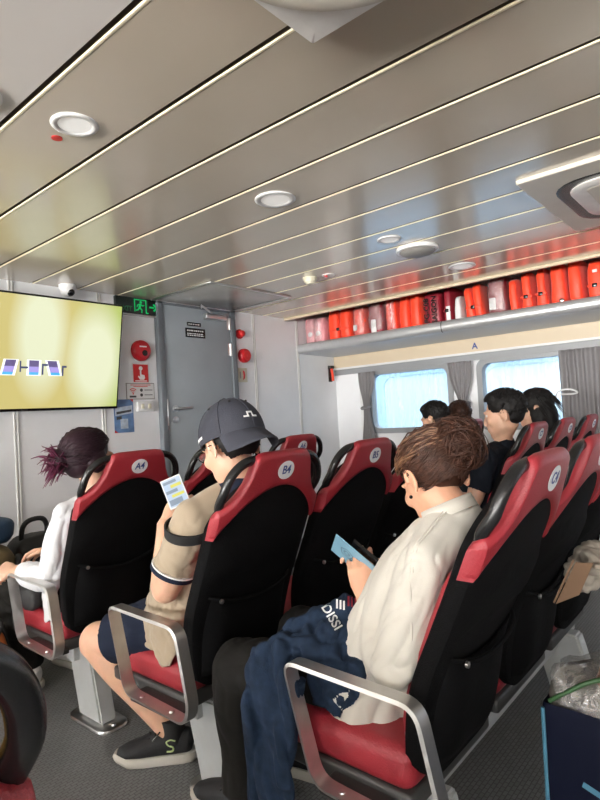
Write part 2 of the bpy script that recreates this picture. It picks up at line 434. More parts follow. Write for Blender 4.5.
WIN = [(1.11+1.15*k, 1.97+1.15*k) for k in range(-6, 2)]
WZ0, WZ1 = .985, 1.56
def rrect(y0, y1, z0, z1, r, n=6):
    out = []
    for cy, cz, a0 in ((y1-r, z1-r, 0), (y0+r, z1-r, 90), (y0+r, z0+r, 180), (y1-r, z0+r, 270)):
        for i in range(n+1):
            a = math.radians(a0+90*i/n); out.append((cy+r*math.cos(a), cz+r*math.sin(a)))
    return out
def side_wall(sx, name, wins, first):
    x0 = sx*WX
    m = MB()
    lo, hi = (x0, x0+.1*sx) if sx > 0 else (x0-.1, x0)
    m.box((lo, BY, 0), (hi, FY, WZ0)); m.box((lo, BY, WZ1), (hi, FY, CZ+.42))
    ys = [BY] + [y for w in wins for y in w] + [FY]
    for i in range(0, len(ys), 2): m.box((lo, ys[i], WZ0), (hi, ys[i+1], WZ1))
    tag(m.build(name, 'wall', smooth=False), kind='structure')
    for k, (y0, y1) in enumerate(wins):
        w = thing('window_%d' % (first+k), None, None, (x0, (y0+y1)/2, WZ0)); w['kind'] = 'structure'
        m = MB(); o = rrect(y0-.03, y1+.03, WZ0-.03, WZ1+.03, .09); i_ = rrect(y0+.02, y1-.02, WZ0+.02, WZ1-.02, .07)
        xa, xb = x0-.018*sx, x0+.07*sx
        R = [[V((x, y, z)) for y, z in q] for x, q in ((x0, o), (xa, o), (xa, i_), (xb, i_), (xb, o), (x0, o))]
        m.grid_surface(R, True); m.build('window_frame', 'frame_grey', w, world=True)
        m = MB(); p = rrect(y0+.015, y1-.015, WZ0+.015, WZ1-.015, .07)
        m.prism(p, lambda u, v, t: V((x0+.04*sx+t, u, v)), .005); m.build('window_glass', 'glass', w, smooth=False, world=True)
side_wall(1, 'wall_right', WIN, 1)
side_wall(-1, 'wall_left', WIN, 21)
# dark curtain rail band, white bead and beige row board along the window wall
for nm, z0, z1, t, mt in (('trim_30', 1.575, 1.632, .020, 'frame_grey'), ('trim_31', 1.632, 1.652, .030, 'white'), ('trim_32', 1.652, 1.775, .016, 'beige_trim')):
    m = MB(); m.box((WX-t, BY, z0), (WX, FY, z1), .003); tag(m.build(nm, mt, smooth=False), kind='structure')
m = MB(); m.box((4.02, BY, CZ-.022), (4.05, FY, CZ+.001), .006); tag(m.build('trim_33', 'beige_trim'), kind='structure')
m = MB()
for z in (1.05, ): m.box((WX-.035, 3.20, .3), (WX, 3.235, 1.57), .006)
tag(m.build('trim_34', 'white'), kind='structure')
for s_, y in (('A', 2.0), ('B', .88)):
    o = text('row_letter', s_, .075, (WX-.0165, y, 1.70), (0,-1,0), (0,0,1), 'badge_ink', offset=.002)
    tag(o, 'dark letter %s on the beige board above the windows' % s_, 'letter')

# ---------------------------------------------------------------- overhead rack
rk = thing('overhead_rack', 'long grey metal overhead rack full of life jackets above the windows', 'rack', (4.3, 0, 1.8))
def extr(poly, name, mt, y0=-6.1, y1=FY-.002, parent=rk, cap=True, smooth=True):
    m = MB(); a = [m.bm.verts.new((x, y0, z)) for x, z in poly]; b = [m.bm.verts.new((x, y1, z)) for x, z in poly]; k = len(poly)
    for i in range(k): m.bm.faces.new((a[i], a[(i+1) % k], b[(i+1) % k], b[i]))
    m.bm.faces.new(list(reversed(a))); m.bm.faces.new(b)
    return m.build(name, mt, parent, smooth, 40, world=True)
rail = [(4.215+.034*math.cos(math.radians(a))*.8, 1.828+.045*math.sin(math.radians(a))) for a in range(0, 360, 20)]
extr(rail, 'front_rail', 'rack')
extr([(4.22, 1.800), (WX-.001, 1.815), (WX-.001, 1.830), (4.22, 1.815)], 'tray', 'rack', smooth=False)
extr([(4.205, 1.790), (4.23, 1.782), (WX-.003, 1.770), (WX-.003, 1.776), (4.23, 1.800)], 'underside_panel', 'rack_under', smooth=False)
for y in (2.02, .55):
    m = MB(); rows = [[(4.215+(.036)*math.cos(a)*.8, yy, 1.828+.047*math.sin(a)) for a in [2*PI*i/24 for i in range(24)]] for yy in (y-.004, y+.004)]
    m.grid_surface(rows, True); m.build('rail_joint', 'pan', rk, world=True)

# ---------------------------------------------------------------- life jackets
def pillow(m, lo, hi, e=.32, nz=.006, seed=0, nu=24, nv=14, shear=0.0, taper=0.0, groove=0):
    lo = V(lo); hi = V(hi); c = (lo+hi)/2; h = (hi-lo)/2
    sg = lambda v, p: math.copysign(abs(v)**p, v)
    rows = []
    for i in range(nv+1):
        ph = -PI/2 + PI*i/nv; r = []
        for j in range(nu):
            th = 2*PI*j/nu
            x = sg(math.cos(ph), e)*sg(math.cos(th), e); y = sg(math.cos(ph), e)*sg(math.sin(th), e); z = sg(math.sin(ph), e)
            k = 1 - taper*(z+1)/2
            p = V((c.x + x*h.x, c.y + y*h.y*k + shear*(z+1)*h.z, c.z + z*h.z))
            d = noise.noise(p*14+V((seed, 0, 0)))*nz + noise.noise(p*34+V((0, seed, 0)))*nz*.5
            if groove: d -= groove*max(0, 1-abs(z+.05)/.10) 
            n = V((x*h.x**-1 if h.x else 0, y/h.y, z/h.z)).normalized()
            r.append(p + n*d)
        rows.append(r)
    rows[0] = [p for p in rows[0]]
    vv = m.grid_surface(rows, True); m.bm.faces.new(list(reversed(vv[0]))); m.bm.faces.new(vv[-1])
    return m
X0, X1, TZ = 4.268, 4.74, 1.836
jn = [0]
def jacket(y0, y1, top, mt, label, panels=2, shear=0.0, wrap=False, tape=None, strap=True, txt=None, taper=.12, x0=X0, groove=0.0):
    jn[0] += 1; sd = jn[0]*3.1; top = TZ+(top-TZ)*1.36
    t = thing('life_jacket', label, 'life jacket', ((x0+X1)/2, (y0+y1)/2, TZ), 0, 'life jackets in the overhead rack')
    w = (y1-y0)/panels
    for k in range(panels):
        m = MB(); a = y0+w*k+.001; b = y0+w*(k+1)-.001
        pillow(m, (x0+.006*(k % 2), a, TZ), (X1-.06*(k % 2), b, top-.012*((k+jn[0]) % 2)), .34, .011, sd+k, shear=shear, taper=taper, groove=groove)
        m.build('foam_panel', mt, t, angle=180, world=True)
    if strap:
        m = MB(); yc = (y0+y1)/2 + shear*.12; zz = TZ + (top-TZ)*.38
        m.box((x0-.006, yc-(y1-y0)*.44, zz-.010), (x0+.004, yc+(y1-y0)*.40, zz+.010), .003); s = m.build('strap', mt, t, world=True)
        m = MB(); m.box((x0-.013, yc-.016, zz-.014), (x0-.004, yc+.016, zz+.014), .004); m.build('buckle', 'black', s, world=True)
    if tape:
        yt, zt, wt, ht = tape
        m = MB(); m.box((x0-.007, yt-wt/2, zt-ht/2), (x0+.003, yt+wt/2, zt+ht/2), .002); m.build('white_label', 'paper', t, world=True)
    if txt:
        for s_, dy in txt:
            text('stencil_lettering', s_, .062, (x0-.016, (y0+y1)/2+dy, 1.985), (0,0,1), (0,1,0), 'black', t, world=True, offset=.0015)
    if wrap:
        m = MB(); pillow(m, (x0-.016, y0-.006, TZ-.0), (X1+.01, y1+.006, top+.02), .45, .022, sd+9, 30, 18, shear=shear, taper=taper)
        m.build('plastic_wrapping', 'film', t, angle=180, world=True)
    return t
j = jacket(3.26, 3.515, 2.055, 'pink', 'pink foam life jacket in clear film, at the wall end of the rack', 2, wrap=True, strap=False, tape=None)
for yy in (3.33, 3.43):
    m = MB(); m.ellipsoid((X0-.004, yy, 1.96), (.006, .028, .024)); m.build('pale_foam_block', 'paper', j, world=True)
jacket(2.955, 3.225, 2.085, 'orange', 'bright orange life jacket beside the film-wrapped pink one', 2, shear=.02)
jacket(2.795, 2.935, 2.075, 'orange', 'orange life jacket wrapped in clear film with a small label, left of a maroon one', 1, wrap=True, tape=(2.90, 1.95, .035, .05), strap=False)
jacket(2.60, 2.775, 2.085, 'maroon', 'maroon film-wrapped life jacket with long white label, nearest the wall end', 1, wrap=True, tape=(2.70, 1.93, .05, .13), strap=False, taper=.2)
jacket(2.47, 2.585, 2.075, 'orange', 'narrow orange jacket in crinkled film right of the labelled maroon one', 2, wrap=True, strap=False)
jacket(2.235, 2.455, 2.092, 'orange', 'pair of plain orange panels left of the stencilled maroon jacket', 2, strap=False)
jacket(2.045, 2.225, 2.075, 'maroon', 'maroon life jacket stencilled PG-C08 SAIGON', 1, txt=(('PG-C08', .034), ('SAIGON', -.034)), strap=False)
jacket(1.955, 2.035, 2.075, 'maroon', 'narrow maroon jacket with a white strip right of the stencilled one', 1, tape=(1.985, 1.93, .035, .13), strap=True)
jacket(1.87, 1.945, 2.02, 'paper', 'white soft pack squeezed between maroon and tilted orange jackets', 1, strap=False, taper=.4)
jacket(1.69, 1.84, 2.06, 'orange', 'orange life jacket leaning over towards the white pack', 2, shear=.10, strap=True)
jacket(1.515, 1.67, 2.095, 'maroon', 'maroon film-wrapped life jacket between orange ones, right of the leaning one', 1, wrap=True, tape=(1.62, 1.95, .05, .09), strap=False)
jacket(1.425, 1.50, 2.045, 'orange', 'slim orange jacket right of the maroon film-wrapped one', 1, shear=.03, strap=False)
jacket(1.315, 1.415, 2.075, 'orange', 'second orange jacket right of the last maroon one, with strap', 1, shear=.02, taper=.3, groove=.012)
jacket(1.215, 1.305, 2.08, 'orange', 'third orange jacket right of the last maroon one, pointed top', 1, shear=.02, taper=.35, groove=.012)
j = jacket(1.085, 1.205, 2.09, 'orange', 'orange life jacket with a round grey whistle on its front', 1, shear=.02, strap=False, groove=.012)
m = MB(); m.lathe([(.0, 0), (.016, 0), (.018, .006), (.012, .012), (.0, .013)], (X0-.012, 1.12, 1.885), 16, Matrix.Rotation(-PI/2, 3, 'Y')); m.build('whistle', 'steel', j, world=True)
jacket(.975, 1.075, 2.095, 'orange', 'orange jacket leaning on the one with the whistle', 1, shear=.05, strap=False)
jacket(.845, .965, 2.07, 'orange', 'orange jacket right of the leaning one, white tie at its top', 1, tape=(.90, 2.055, .03, .02))
jacket(.71, .835, 2.08, 'orange', 'last orange life jacket at the frame edge end of the rack', 1)

# ---------------------------------------------------------------- curtains
def curtain(name, y0, y1, ztop, zbot, label, tie=None, nf=9, amp=.022, off=0.0, gath=.35):
    t = thing(name, label, 'curtain', (WX-.07, (y0+y1)/2, zbot), 0)
    m = MB(); A = []; B = []; nu, nv = nf*10, 28
    yc = (y0+y1)/2 + off
    for i in range(nv+1):
        z = ztop + (zbot-ztop)*i/nv
        k = 1.0
        if tie:
            d = (z-tie); k = 1-(1-gath)*math.exp(-(d/.17)**2) if d > 0 else 1-(1-gath)*math.exp(-(d/.30)**2)
        ra = []; rb = []
        for q in range(nu+1):
            u = q/nu; y = yc + (y0 + (y1-y0)*u - yc)*k
            a = amp*(.75+.5*noise.noise(V((u*9, z*1.1, y0))))*math.sin(2*PI*nf*u + 1.3*noise.noise(V((u*3, z*2, 3)))) * (.6+.4*k)
            ra.append(V((WX-.065+a, y, z))); rb.append(V((WX-.062+a, y+.001, z)))
        A.append(ra); B.append(rb)
    m.slab(A, B); m.build('cloth', 'curtain', t, angle=180, world=True)
    if tie:
        w = (y1-y0)*gath/2+.008; m = MB(); pts = [(WX-.065+.042*math.cos(a), yc+w*math.sin(a), tie+.012*math.cos(a)) for a in [2*PI*i/20 for i in range(20)]]
        m.tube(pts, .012, 8, closed=True); m.build('tie_band', 'curtain', t, world=True)
    return t
curtain('curtain', 3.02, 3.22, 1.575, .70, 'grey curtain tied in the middle at the front wall end of the windows', 1.22, 5, .018, .03)
curtain('curtain', 2.02, 2.25, 1.575, .70, 'grey curtain tied in the middle between the two windows', 1.20, 5, .018, -.02)
curtain('curtain', .62, 1.30, 1.575, .62, 'wide grey pleated curtain hanging loose over the second window', None, 11, .024)
m = MB(); pts = [(WX-.05, 1.31, 1.10), (WX-.085, 1.335, 1.20), (WX-.098, 1.30, 1.255), (WX-.10, 1.22, 1.262), (WX-.098, 1.17, 1.235), (WX-.10, 1.22, 1.225), (WX-.099, 1.30, 1.23)]
o = m.tube(crv(pts, 4), .007, 8).build('curtain_tie', 'paper'); tag(rebase(o, (WX-.1, 1.28, 1.26)), 'pale loop tie hanging at the edge of the wide curtain', 'curtain tie')

# ---------------------------------------------------------------- TV
TVC = V((1.53, 3.44, 1.653)); tilt = math.atan2(.137, .70)
tv = thing('television', 'large flat television hung on the front wall showing a yellow picture', 'television', TVC)
tv.rotation_euler = (tilt, 0, 0)            # top leans into the cabin
W, H = 1.27, .713
m = MB(); m.box((-W/2, -.012, -H/2), (W/2, .022, H/2), .006); m.build('bezel', 'black', tv)
m = MB(); m.box((-.35, .022, -.22), (.35, .05, .22), .01); m.build('mount_plate', 'pan', tv)
m = MB(); m.box((-W/2+.012, -.0135, -H/2+.018), (W/2-.012, -.0122, H/2-.012)); scr = m.build('screen', 'tv', tv, smooth=False)
MT['tv_dark'] = mat('tv_dark_stroke', (.02,.02,.05), .4, emit=(.045,.055,.12), estr=1.0)
MT['tv_lilac'] = mat('tv_lilac', (.1,.1,.2), .4, emit=(.34,.27,.62), estr=1.0)
MT['tv_plum'] = mat('tv_plum', (.1,.1,.2), .4, emit=(.085,.06,.15), estr=1.0)
MT['tv_cyan'] = mat('tv_cyan', (.1,.2,.3), .4, emit=(.03,.33,.62), estr=1.0)
MT['tv_white'] = mat('tv_white', (.3,.3,.3), .4, emit=(.9,.93,.88), estr=1.0)
fl = lambda u, v, w: V((u, -.0137-w, v))
def quad(name, pts, mt, h=.0004):
    m = MB(); m.prism(pts, fl, h); return m.build(name, mt, scr, smooth=False)
zc = -.085; TX = lambda q: (q-.195)*.88+.045
for cx, sk in ((.03, .010), (.195, 0), (.335, -.013), (-.14, .010)):
    cx = TX(cx); h = .085; w = .060
    quad('ribbon_backing', [(cx-w*.72-sk, zc-h*.60), (cx+w*.72-sk, zc-h*.60), (cx+w*.72+sk, zc+h*.54), (cx-w*.72+sk, zc+h*.54)], 'tv_white', .0003)
    for (a, b, mt) in ((.05, .5, 'tv_plum'), (-.35, .05, 'tv_lilac'), (-.55, -.35, 'tv_cyan')):
        sa, sb = sk*a*2, sk*b*2
        quad('picture_ribbon', [(cx-w/2+sa, zc+h*a), (cx+w/2+sa, zc+h*a), (cx+w/2+sb, zc+h*b), (cx-w/2+sb, zc+h*b)], mt, .0006)
for pts in ([(.098,-.115),(.108,-.115),(.108,-.048),(.098,-.048)], [(.108,-.093),(.155,-.093),(.155,-.081),(.108,-.081)],
            [(.25,-.13),(.262,-.13),(.262,-.062),(.25,-.062)], [(.262,-.075),(.292,-.075),(.292,-.062),(.262,-.062)],
            [(-.045,-.115),(-.033,-.115),(-.033,-.045),(-.045,-.045)], [(-.08,-.058),(-.045,-.058),(-.045,-.045),(-.08,-.045)],
            [(.395,-.135),(.408,-.135),(.408,-.07),(.395,-.07)], [(.408,-.083),(.43,-.083),(.43,-.07),(.408,-.07)]):
    quad('picture_stroke', [(TX(a_), b_) for a_, b_ in pts], 'tv_dark', .0008)
m = MB(); m.box((-.02, -.016, -H/2+.002), (.02, -.011, -H/2+.012), .002); m.build('maker_badge', 'pan', tv)

# ---------------------------------------------------------------- dome camera
dc = thing('security_camera', 'small white turret camera on the ceiling above the television', 'camera', (1.825, 3.47, CZ))
m = MB(); m.lathe([(0, 0), (.052, 0), (.052, -.02), (.046, -.03), (0, -.03)], (0,0,0), 32); m.build('base', 'white', dc)
m = MB(); m.ellipsoid((0, 0, -.034), (.046, .046, .043)); b_ = m.build('ball', 'white', dc)
m = MB(); m.ellipsoid((.008, -.024, -.050), (.027, .027, .026)); m.build('lens', 'black', b_)

# ---------------------------------------------------------------- exit sign
es = thing('exit_sign', 'black exit sign with green running figure, door and arrow beside the television', 'sign', (2.39, FY-.03, 1.985))
m = MB(); m.box((-.185, 0, 0), (.185, .028, .122), .004); m.build('box', 'dark_sign', es)
m = MB(); m.box((-.19, -.004, -.008), (.19, .028, .001), .002); m.build('bottom_edge', 'steel', es)
fs = lambda u, v, w: V((u, -.0008-w, v))
def sg(name, polys, mt='green_sign'):
    m = MB()
    for p in polys: m.prism(p, fs, .001)
    return m.build(name, mt, es, smooth=False)
sg('arrow', [[(.095,.056),(.135,.056),(.135,.068),(.095,.068)], [(.125,.085),(.138,.092),(.165,.062),(.138,.032),(.125,.039),(.148,.062)]])
sg('door_pictogram', [[(-.035,.105),(.07,.105),(.07,.112),(-.035,.112)], [(-.035,.02),(-.027,.02),(-.027,.105),(-.035,.105)], [(.062,.012),(.07,.012),(.07,.105),(.062,.105)], [(.062,.012),(.085,.012),(.085,.02),(.062,.02)]])
def limb2(a, b, w):
    a = V((*a, 0)); b = V((*b, 0)); d = (b-a).normalized(); n = V((-d.y, d.x, 0))*w/2
    return [tuple((a+n)[:2]), tuple((a-n)[:2]), tuple((b-n)[:2]), tuple((b+n)[:2])]
sg('running_figure', [[(.022+.010*math.cos(a), .092+.010*math.sin(a)) for a in [2*PI*i/12 for i in range(12)]], limb2((.016,.08),(.010,.05),.018), limb2((.010,.05),(.030,.036),.010), limb2((.030,.036),(.026,.014),.009),
   limb2((.010,.052),(-.004,.034),.010), limb2((-.004,.034),(-.022,.030),.009), limb2((.018,.078),(.036,.066),.008), limb2((.036,.066),(.050,.072),.007), limb2((.012,.078),(-.006,.070),.008), limb2((-.006,.070),(-.012,.054),.007)])
MT['green_dim'] = mat('unlit_green', (.02,.16,.06), .5)
text('lettering', 'EXIT', .05, (-.105, -.001, .035), EX, EZ, 'green_dim', es, offset=.0015)

# ---------------------------------------------------------------- door and its fittings
door = thing('door_1', None, None, (2.94, FY, 0)); door['kind'] = 'structure'
m = MB(); m.box((-.345, -.035, .06), (.345, -.004, 2.085), .004); m.build('door_leaf', 'grey_door', door)
m = MB(); m.box((-.40, -.05, 0), (-.345, 0, 2.11), .006); m.box((.345, -.05, 0), (.40, 0, 2.11), .006); m.box((-.40, -.05, 2.085), (.40, 0, 2.11), .004); m.build('door_frame', 'door_frame', door)
for z in (1.99, 1.77, .5):
    m = MB(); m.tube([(.337, -.04, z-.05), (.337, -.04, z+.05)], .010, 10); m.box((.31, -.037, z-.05), (.335, -.034, z+.05)); m.build('hinge', 'steel', door)
m = MB(); m.lathe([(0,0), (.026,0), (.026,.008), (0,.008)], (-.27, -.035, 1.285), 20, RX90)
m.tube(crv([(-.27,-.04,1.285), (-.27,-.075,1.285), (-.24,-.08,1.285), (-.14,-.08,1.288)], 5), [.011]*15+[.010], 10); m.build('lever_handle', 'steel', door)
m = MB(); m.lathe([(0,0), (.026,0), (.026,.008), (.012,.010), (.012,.014), (0,.014)], (-.27, -.035, 1.20), 20, RX90); m.build('lock_cylinder', 'steel', door)
m = MB(); m.box((-.352, -.052, 1.16), (-.342, -.03, 1.36), .002); m.build('latch_plate', 'steel', door)
m = MB(); m.box((.05, -.085, 2.005), (.27, -.036, 2.05), .008); dcl = m.build('door_closer', 'steel', door)
m = MB(); m.tube([(.12,-.07,2.055), (-.10,-.20,2.075), (.02,-.06,2.092)], .008, 8); m.build('closer_arm', 'steel', dcl)
for nm, x, z, w, h in (('narrow_plate', -.045, 1.955, .14, .030), ('wide_plate', -.035, 1.885, .20, .075)):
    m = MB(); m.box((x-w/2, -.039, z-h/2), (x+w/2, -.034, z+h/2), .002); p = m.build(nm, 'black', door)
    m = MB()
    rows_ = [(z,)] if h < .04 else [(z+.016,), (z-.006,), (z-.02,)]
    for i, (zz,) in enumerate(rows_):
        xx = x-w*.42
        random.seed(i+int(h*100))
        while xx < x+w*.40:
            l = random.uniform(.010, .026); m.box((xx, -.0396, zz-.004), (min(xx+l, x+w*.42), -.0388, zz+(.007 if i == 0 and h > .04 else .003))); xx += l+.006
    m.build('white_print', 'white_ink', p, smooth=False)

# ---------------------------------------------------------------- things on the front wall
def disc_alarm(name, label, x, z, r, dep, cat, face=True):
    t = thing(name, label, cat, (x, FY, z))
    m = MB(); m.lathe([(0,0), (r,0), (r,dep*.45), (r*.92,dep*.7), (r*.7,dep*.82), (0,dep*.86)], (0,0,0), 36, RX90); m.build('housing', 'red_paint', t)
    return t
al = disc_alarm('fire_alarm', 'round red fire alarm with a black speaker slot beside the television', 2.405, 1.722, .077, .05, 'alarm')
m = MB(); m.lathe([(0,.043),(.022,.043),(.022,.047),(0,.047)], (0.012,0,-.02), 20, RX90); m.build('sounder', 'black', al)
m = MB(); m.box((-.03,-.044,.022), (.03,-.0425,.032)); m.build('white_print', 'white_ink', al)
bl = disc_alarm('alarm_bell', 'red alarm bell on the white wall right of the grey door', 3.455, 1.73, .062, .06, 'alarm bell')
m = MB(); m.lathe([(0.03,.048),(.042,.052),(.042,.056),(.03,.056)], (0,0,0), 24, RX90); m.lathe([(0,.05),(.012,.05),(.010,.062),(0,.063)], (0,0,0), 16, RX90); m.build('centre_boss', 'red_sign', bl)
bc = thing('warning_beacon', 'small red warning light on the wall above the alarm bell', 'warning light', (3.42, FY, 1.92))
m = MB(); m.lathe([(0,0),(.042,0),(.042,.012),(0,.012)], (0,0,0), 24, RX90); m.build('base', 'red_paint', bc)
m = MB(); m.lathe([(.030,.012),(.030,.04),(.024,.055),(.012,.062),(0,.063)], (0,0,0), 24, RX90); m.build('dome', 'red_sign', bc)
cp = thing('call_point_plate', 'cream plate with a red symbol on the wall below the alarm bell', 'sign', (3.43, FY, 1.56))
m = MB(); m.box((-.055,-.010,-.062), (.055,0,.062), .003); m.build('plate', 'cream_plastic', cp)
m = MB(); m.prism([(.0,-.045),(.022,-.03),(.028,.0),(.022,.03),(0,.045),(.008,.0)], lambda u,v,w: V((u,-.0105-w,v)), .002); m.build('red_symbol', 'red_sign', cp, smooth=False)
m = MB(); m.box((-.035,-.012,-.03), (-.022,-.0098,.03)); m.build('grey_mark', 'grey_grille', cp)
fsn = thing('call_point_sign', 'red square sign with a white pressing hand below the fire alarm', 'sign', (2.40, FY, 1.556))
m = MB(); m.box((-.070,-.004,-.072), (.070,0,.072), .001); m.build('border', 'white', fsn)
m = MB(); m.box((-.063,-.0055,-.065), (.063,-.0038,.065)); m.build('face', 'red_sign', fsn, smooth=False)
m = MB(); g = lambda u,v,w: V((u,-.0056-w,v))
m.prism([(-.008,.02),(.004,.02),(.004,-.008),(.03,-.014),(.034,-.034),(.024,-.048),(-.010,-.048),(-.026,-.024),(-.020,-.018),(-.008,-.028)], g, .001)
m.prism([(.0+.016*math.cos(a), .036+.016*math.sin(a)) for a in [2*PI*i/14 for i in range(14)]], g, .001)
m.build('hand_symbol', 'white_ink', fsn, smooth=False)
m = MB(); m.box((-.05,-.0066,-.060), (.05,-.0056,-.053)); m.build('white_print', 'white_ink', fsn, smooth=False)
wf = thing('wifi_notice', 'white framed notice with a red wifi symbol below the red hand sign', 'notice', (2.392, FY, 1.424))
m = MB(); m.box((-.12,-.004,-.060), (.12,0,.060), .001); m.build('border', 'grey_grille', wf)
m = MB(); m.box((-.114,-.0055,-.054), (.114,-.0038,.054)); m.build('face', 'paper', wf, smooth=False)
m = MB()
def arc(cx, cz, r, w, a0, a1, n=10):
    return [(cx+(r+w)*math.cos(math.radians(a0+(a1-a0)*i/n)), cz+(r+w)*math.sin(math.radians(a0+(a1-a0)*i/n))) for i in range(n+1)] + [(cx+r*math.cos(math.radians(a1-(a1-a0)*i/n)), cz+r*math.sin(math.radians(a1-(a1-a0)*i/n))) for i in range(n+1)]
for r in (.010, .022, .034): m.prism(arc(-.065, -.018, r, .006, 45, 135), g, .001)
m.prism([(-.065+.006*math.cos(a), -.018+.006*math.sin(a)) for a in [2*PI*i/10 for i in range(10)]], g, .001)
for i, (a, b, z) in enumerate(((-.085, .085, .043), (-.06, .06, .032))): m.prism([(a,z),(b,z),(b,z+.005),(a,z+.005)], g, .001)
m.build('wifi_symbol', 'red_sign', wf, smooth=False)
m = MB()
for z in (.008, -.028):
    m.prism([(.005+.012*math.cos(a), z+.012*math.sin(a)) for a in [2*PI*i/14 for i in range(14)]], g, .001)
    m.prism([(.03,z-.002),(.10,z-.002),(.10,z+.003),(.03,z+.003)], g, .001)
m.prism([(-.095,-.046),(-.04,-.046),(-.04,-.032),(-.095,-.032)], g, .001)
m.build('dark_print', 'pan', wf, smooth=False)
sw = thing('switch_box', 'white double switch box on the wall beside the blue poster', 'switch', (2.415, FY, 1.312))
m = MB(); m.box((-.07,-.03,-.036), (.07,0,.036), .006); m.build('box', 'white', sw)
for x in (-.03, .03):
    m = MB(); m.box((x-.012,-.036,-.018), (x+.012,-.029,.018), .003); m.build('rocker', 'cream_plastic', sw)
ps = thing('poster', 'small blue poster with red corners below the television corner', 'poster', (2.245, FY, 1.248))
MT['poster_blue'] = mat('poster_blue', (.12,.22,.42), .5, var=.35, vscale=14); MT['poster_pale'] = mat('poster_pale', (.48,.56,.66), .5, var=.25, vscale=30)
m = MB(); m.box((-.078,-.003,-.118), (.078,0,.118)); m.build('sheet', 'poster_blue', ps, smooth=False)
gp = lambda u,v,w: V((u,-.0031-w,v))
m = MB(); m.prism([(-.07,.06),(.07,.075),(.07,.02),(-.07,.0)], gp, .001); m.prism([(-.03,-.09),(.03,-.09),(.03,-.02),(-.03,-.02)], gp, .001); m.build('pale_picture', 'poster_pale', ps, smooth=False)
m = MB(); m.prism([(-.06,.03),(.06,.045),(.06,.03),(-.06,.012)], gp, .0016); m.prism([(-.06,-.005),(-.02,.0),(-.02,-.022),(-.06,-.026)], gp, .0016); m.build('dark_picture', 'pan', ps, smooth=False)
m = MB(); m.prism([(.052,.118),(.078,.118),(.078,.098)], gp, .0016); m.prism([(-.078,-.118),(-.05,-.118),(-.078,-.098)], gp, .0016); m.build('red_corner', 'red_sign', ps, smooth=False)
hm = thing('emergency_hammer', 'orange and black emergency hammer on the wall by the front window', 'hammer', (4.70, FY, 1.595))
m = MB(); m.box((-.03,-.012,-.085), (.03,0,.085), .006); m.build('holder', 'black', hm)
m = MB(); m.tube(crv([(.012,-.03,-.075),(.006,-.032,-.02),(-.004,-.034,.03),(-.008,-.034,.06)], 5), .014, 10); m.build('handle', 'orange', hm)
m = MB(); m.box((-.042,-.052,.05), (.022,-.014,.082), .008); m.build('head', 'black', hm)

# ---------------------------------------------------------------- things on the ceiling
def downlight(x, y, r, label):
    t = thing('ceiling_downlight', label, 'ceiling light', (x, y, CZ), 0, 'downlights')
    m = MB(); prof = [(r*.70, 0), (r, 0), (r, -.003), (r*.95, -.006), (r*.76, -.006), (r*.70, -.003)]
    rows = [[(a*math.cos(2*PI*k/40), a*math.sin(2*PI*k/40), z) for k in range(40)] for a, z in prof]
    m.grid_surface(rows, True, True); m.build('rim', 'white', t)
    m = MB(); m.lathe([(0,-.0005),(r*.71,-.0005),(r*.71,-.003),(0,-.003)], (0,0,0), 40); m.build('diffuser', 'lamp_face', t)
    return t
downlight(.885, 1.59, .070, 'white round downlight next to a red ceiling dot')
downlight(1.787, 1.587, .088, 'white round downlight on bare planks, second in the row from the television side')
downlight(2.673, 1.56, .066, 'white round downlight just beside the round grey speaker')
downlight(3.577, 1.546, .088, 'white round downlight nearest the life jacket rack')
sd = thing('ceiling_speaker', 'round domed grey speaker hanging from the ceiling planks', 'speaker', (2.95, 1.54, CZ))
m = MB(); m.lathe([(0,0),(.118,0),(.122,-.012),(.118,-.020),(.106,-.022),(0,-.022)], (0,0,0), 40); m.build('rim', 'white', sd)
m = MB(); m.lathe([(.106,-.020),(.090,-.034),(.06,-.044),(.02,-.048),(0,-.048)], (0,0,0), 40); m.build('dome_grille', 'grey_grille', sd)
sp = thing('ceiling_speaker', 'round brown-grey speaker grille set in the pale aisle ceiling', 'speaker', (.608, 1.625, CZ))
m = MB(); m.lathe([(.058,0),(.075,0),(.075,-.006),(.060,-.009),(.058,-.004)], (0,0,0), 40); m.build('rim', 'white', sp)
m = MB(); m.lathe([(0,-.001),(.060,-.001),(.060,-.006),(0,-.008)], (0,0,0), 40); m.build('grille', 'grey_grille', sp)
m = MB(); m.lathe([(0,0),(.017,0),(.017,-.002),(0,-.002)], (0,0,0), 24); o = m.build('ceiling_dot', 'red_sign'); o.location = (.886, 1.705, CZ); tag(o, 'small red dot sticker on the ceiling beside a downlight', 'sticker')
sk = thing('smoke_detector', 'small cream smoke detector on the ceiling near the rack', 'smoke detector', (2.985, 2.375, CZ))
m = MB(); m.lathe([(0,0),(.050,0),(.050,-.012),(0,-.012)], (0,0,0), 28); m.build('base', 'cream_plastic', sk)
m = MB(); m.lathe([(0,-.012),(.044,-.012),(.044,-.022),(.036,-.034),(.030,-.034),(.028,-.044),(0,-.045)], (0,0,0), 28); m.build('sensor_head', 'cream_plastic', sk)
lc = thing('ceiling_indicator', 'flush white indicator with a red centre beside the smoke detector', 'indicator', (3.03, 2.25, CZ))
m = MB(); m.lathe([(0,0),(.045,0),(.043,-.005),(0,-.006)], (0,0,0), 28); m.build('rim', 'ac_white', lc)
m = MB(); m.lathe([(0,-.005),(.012,-.005),(.010,-.012),(0,-.013)], (-.015,.01,0), 16); m.build('red_lamp', 'red_sign', lc)

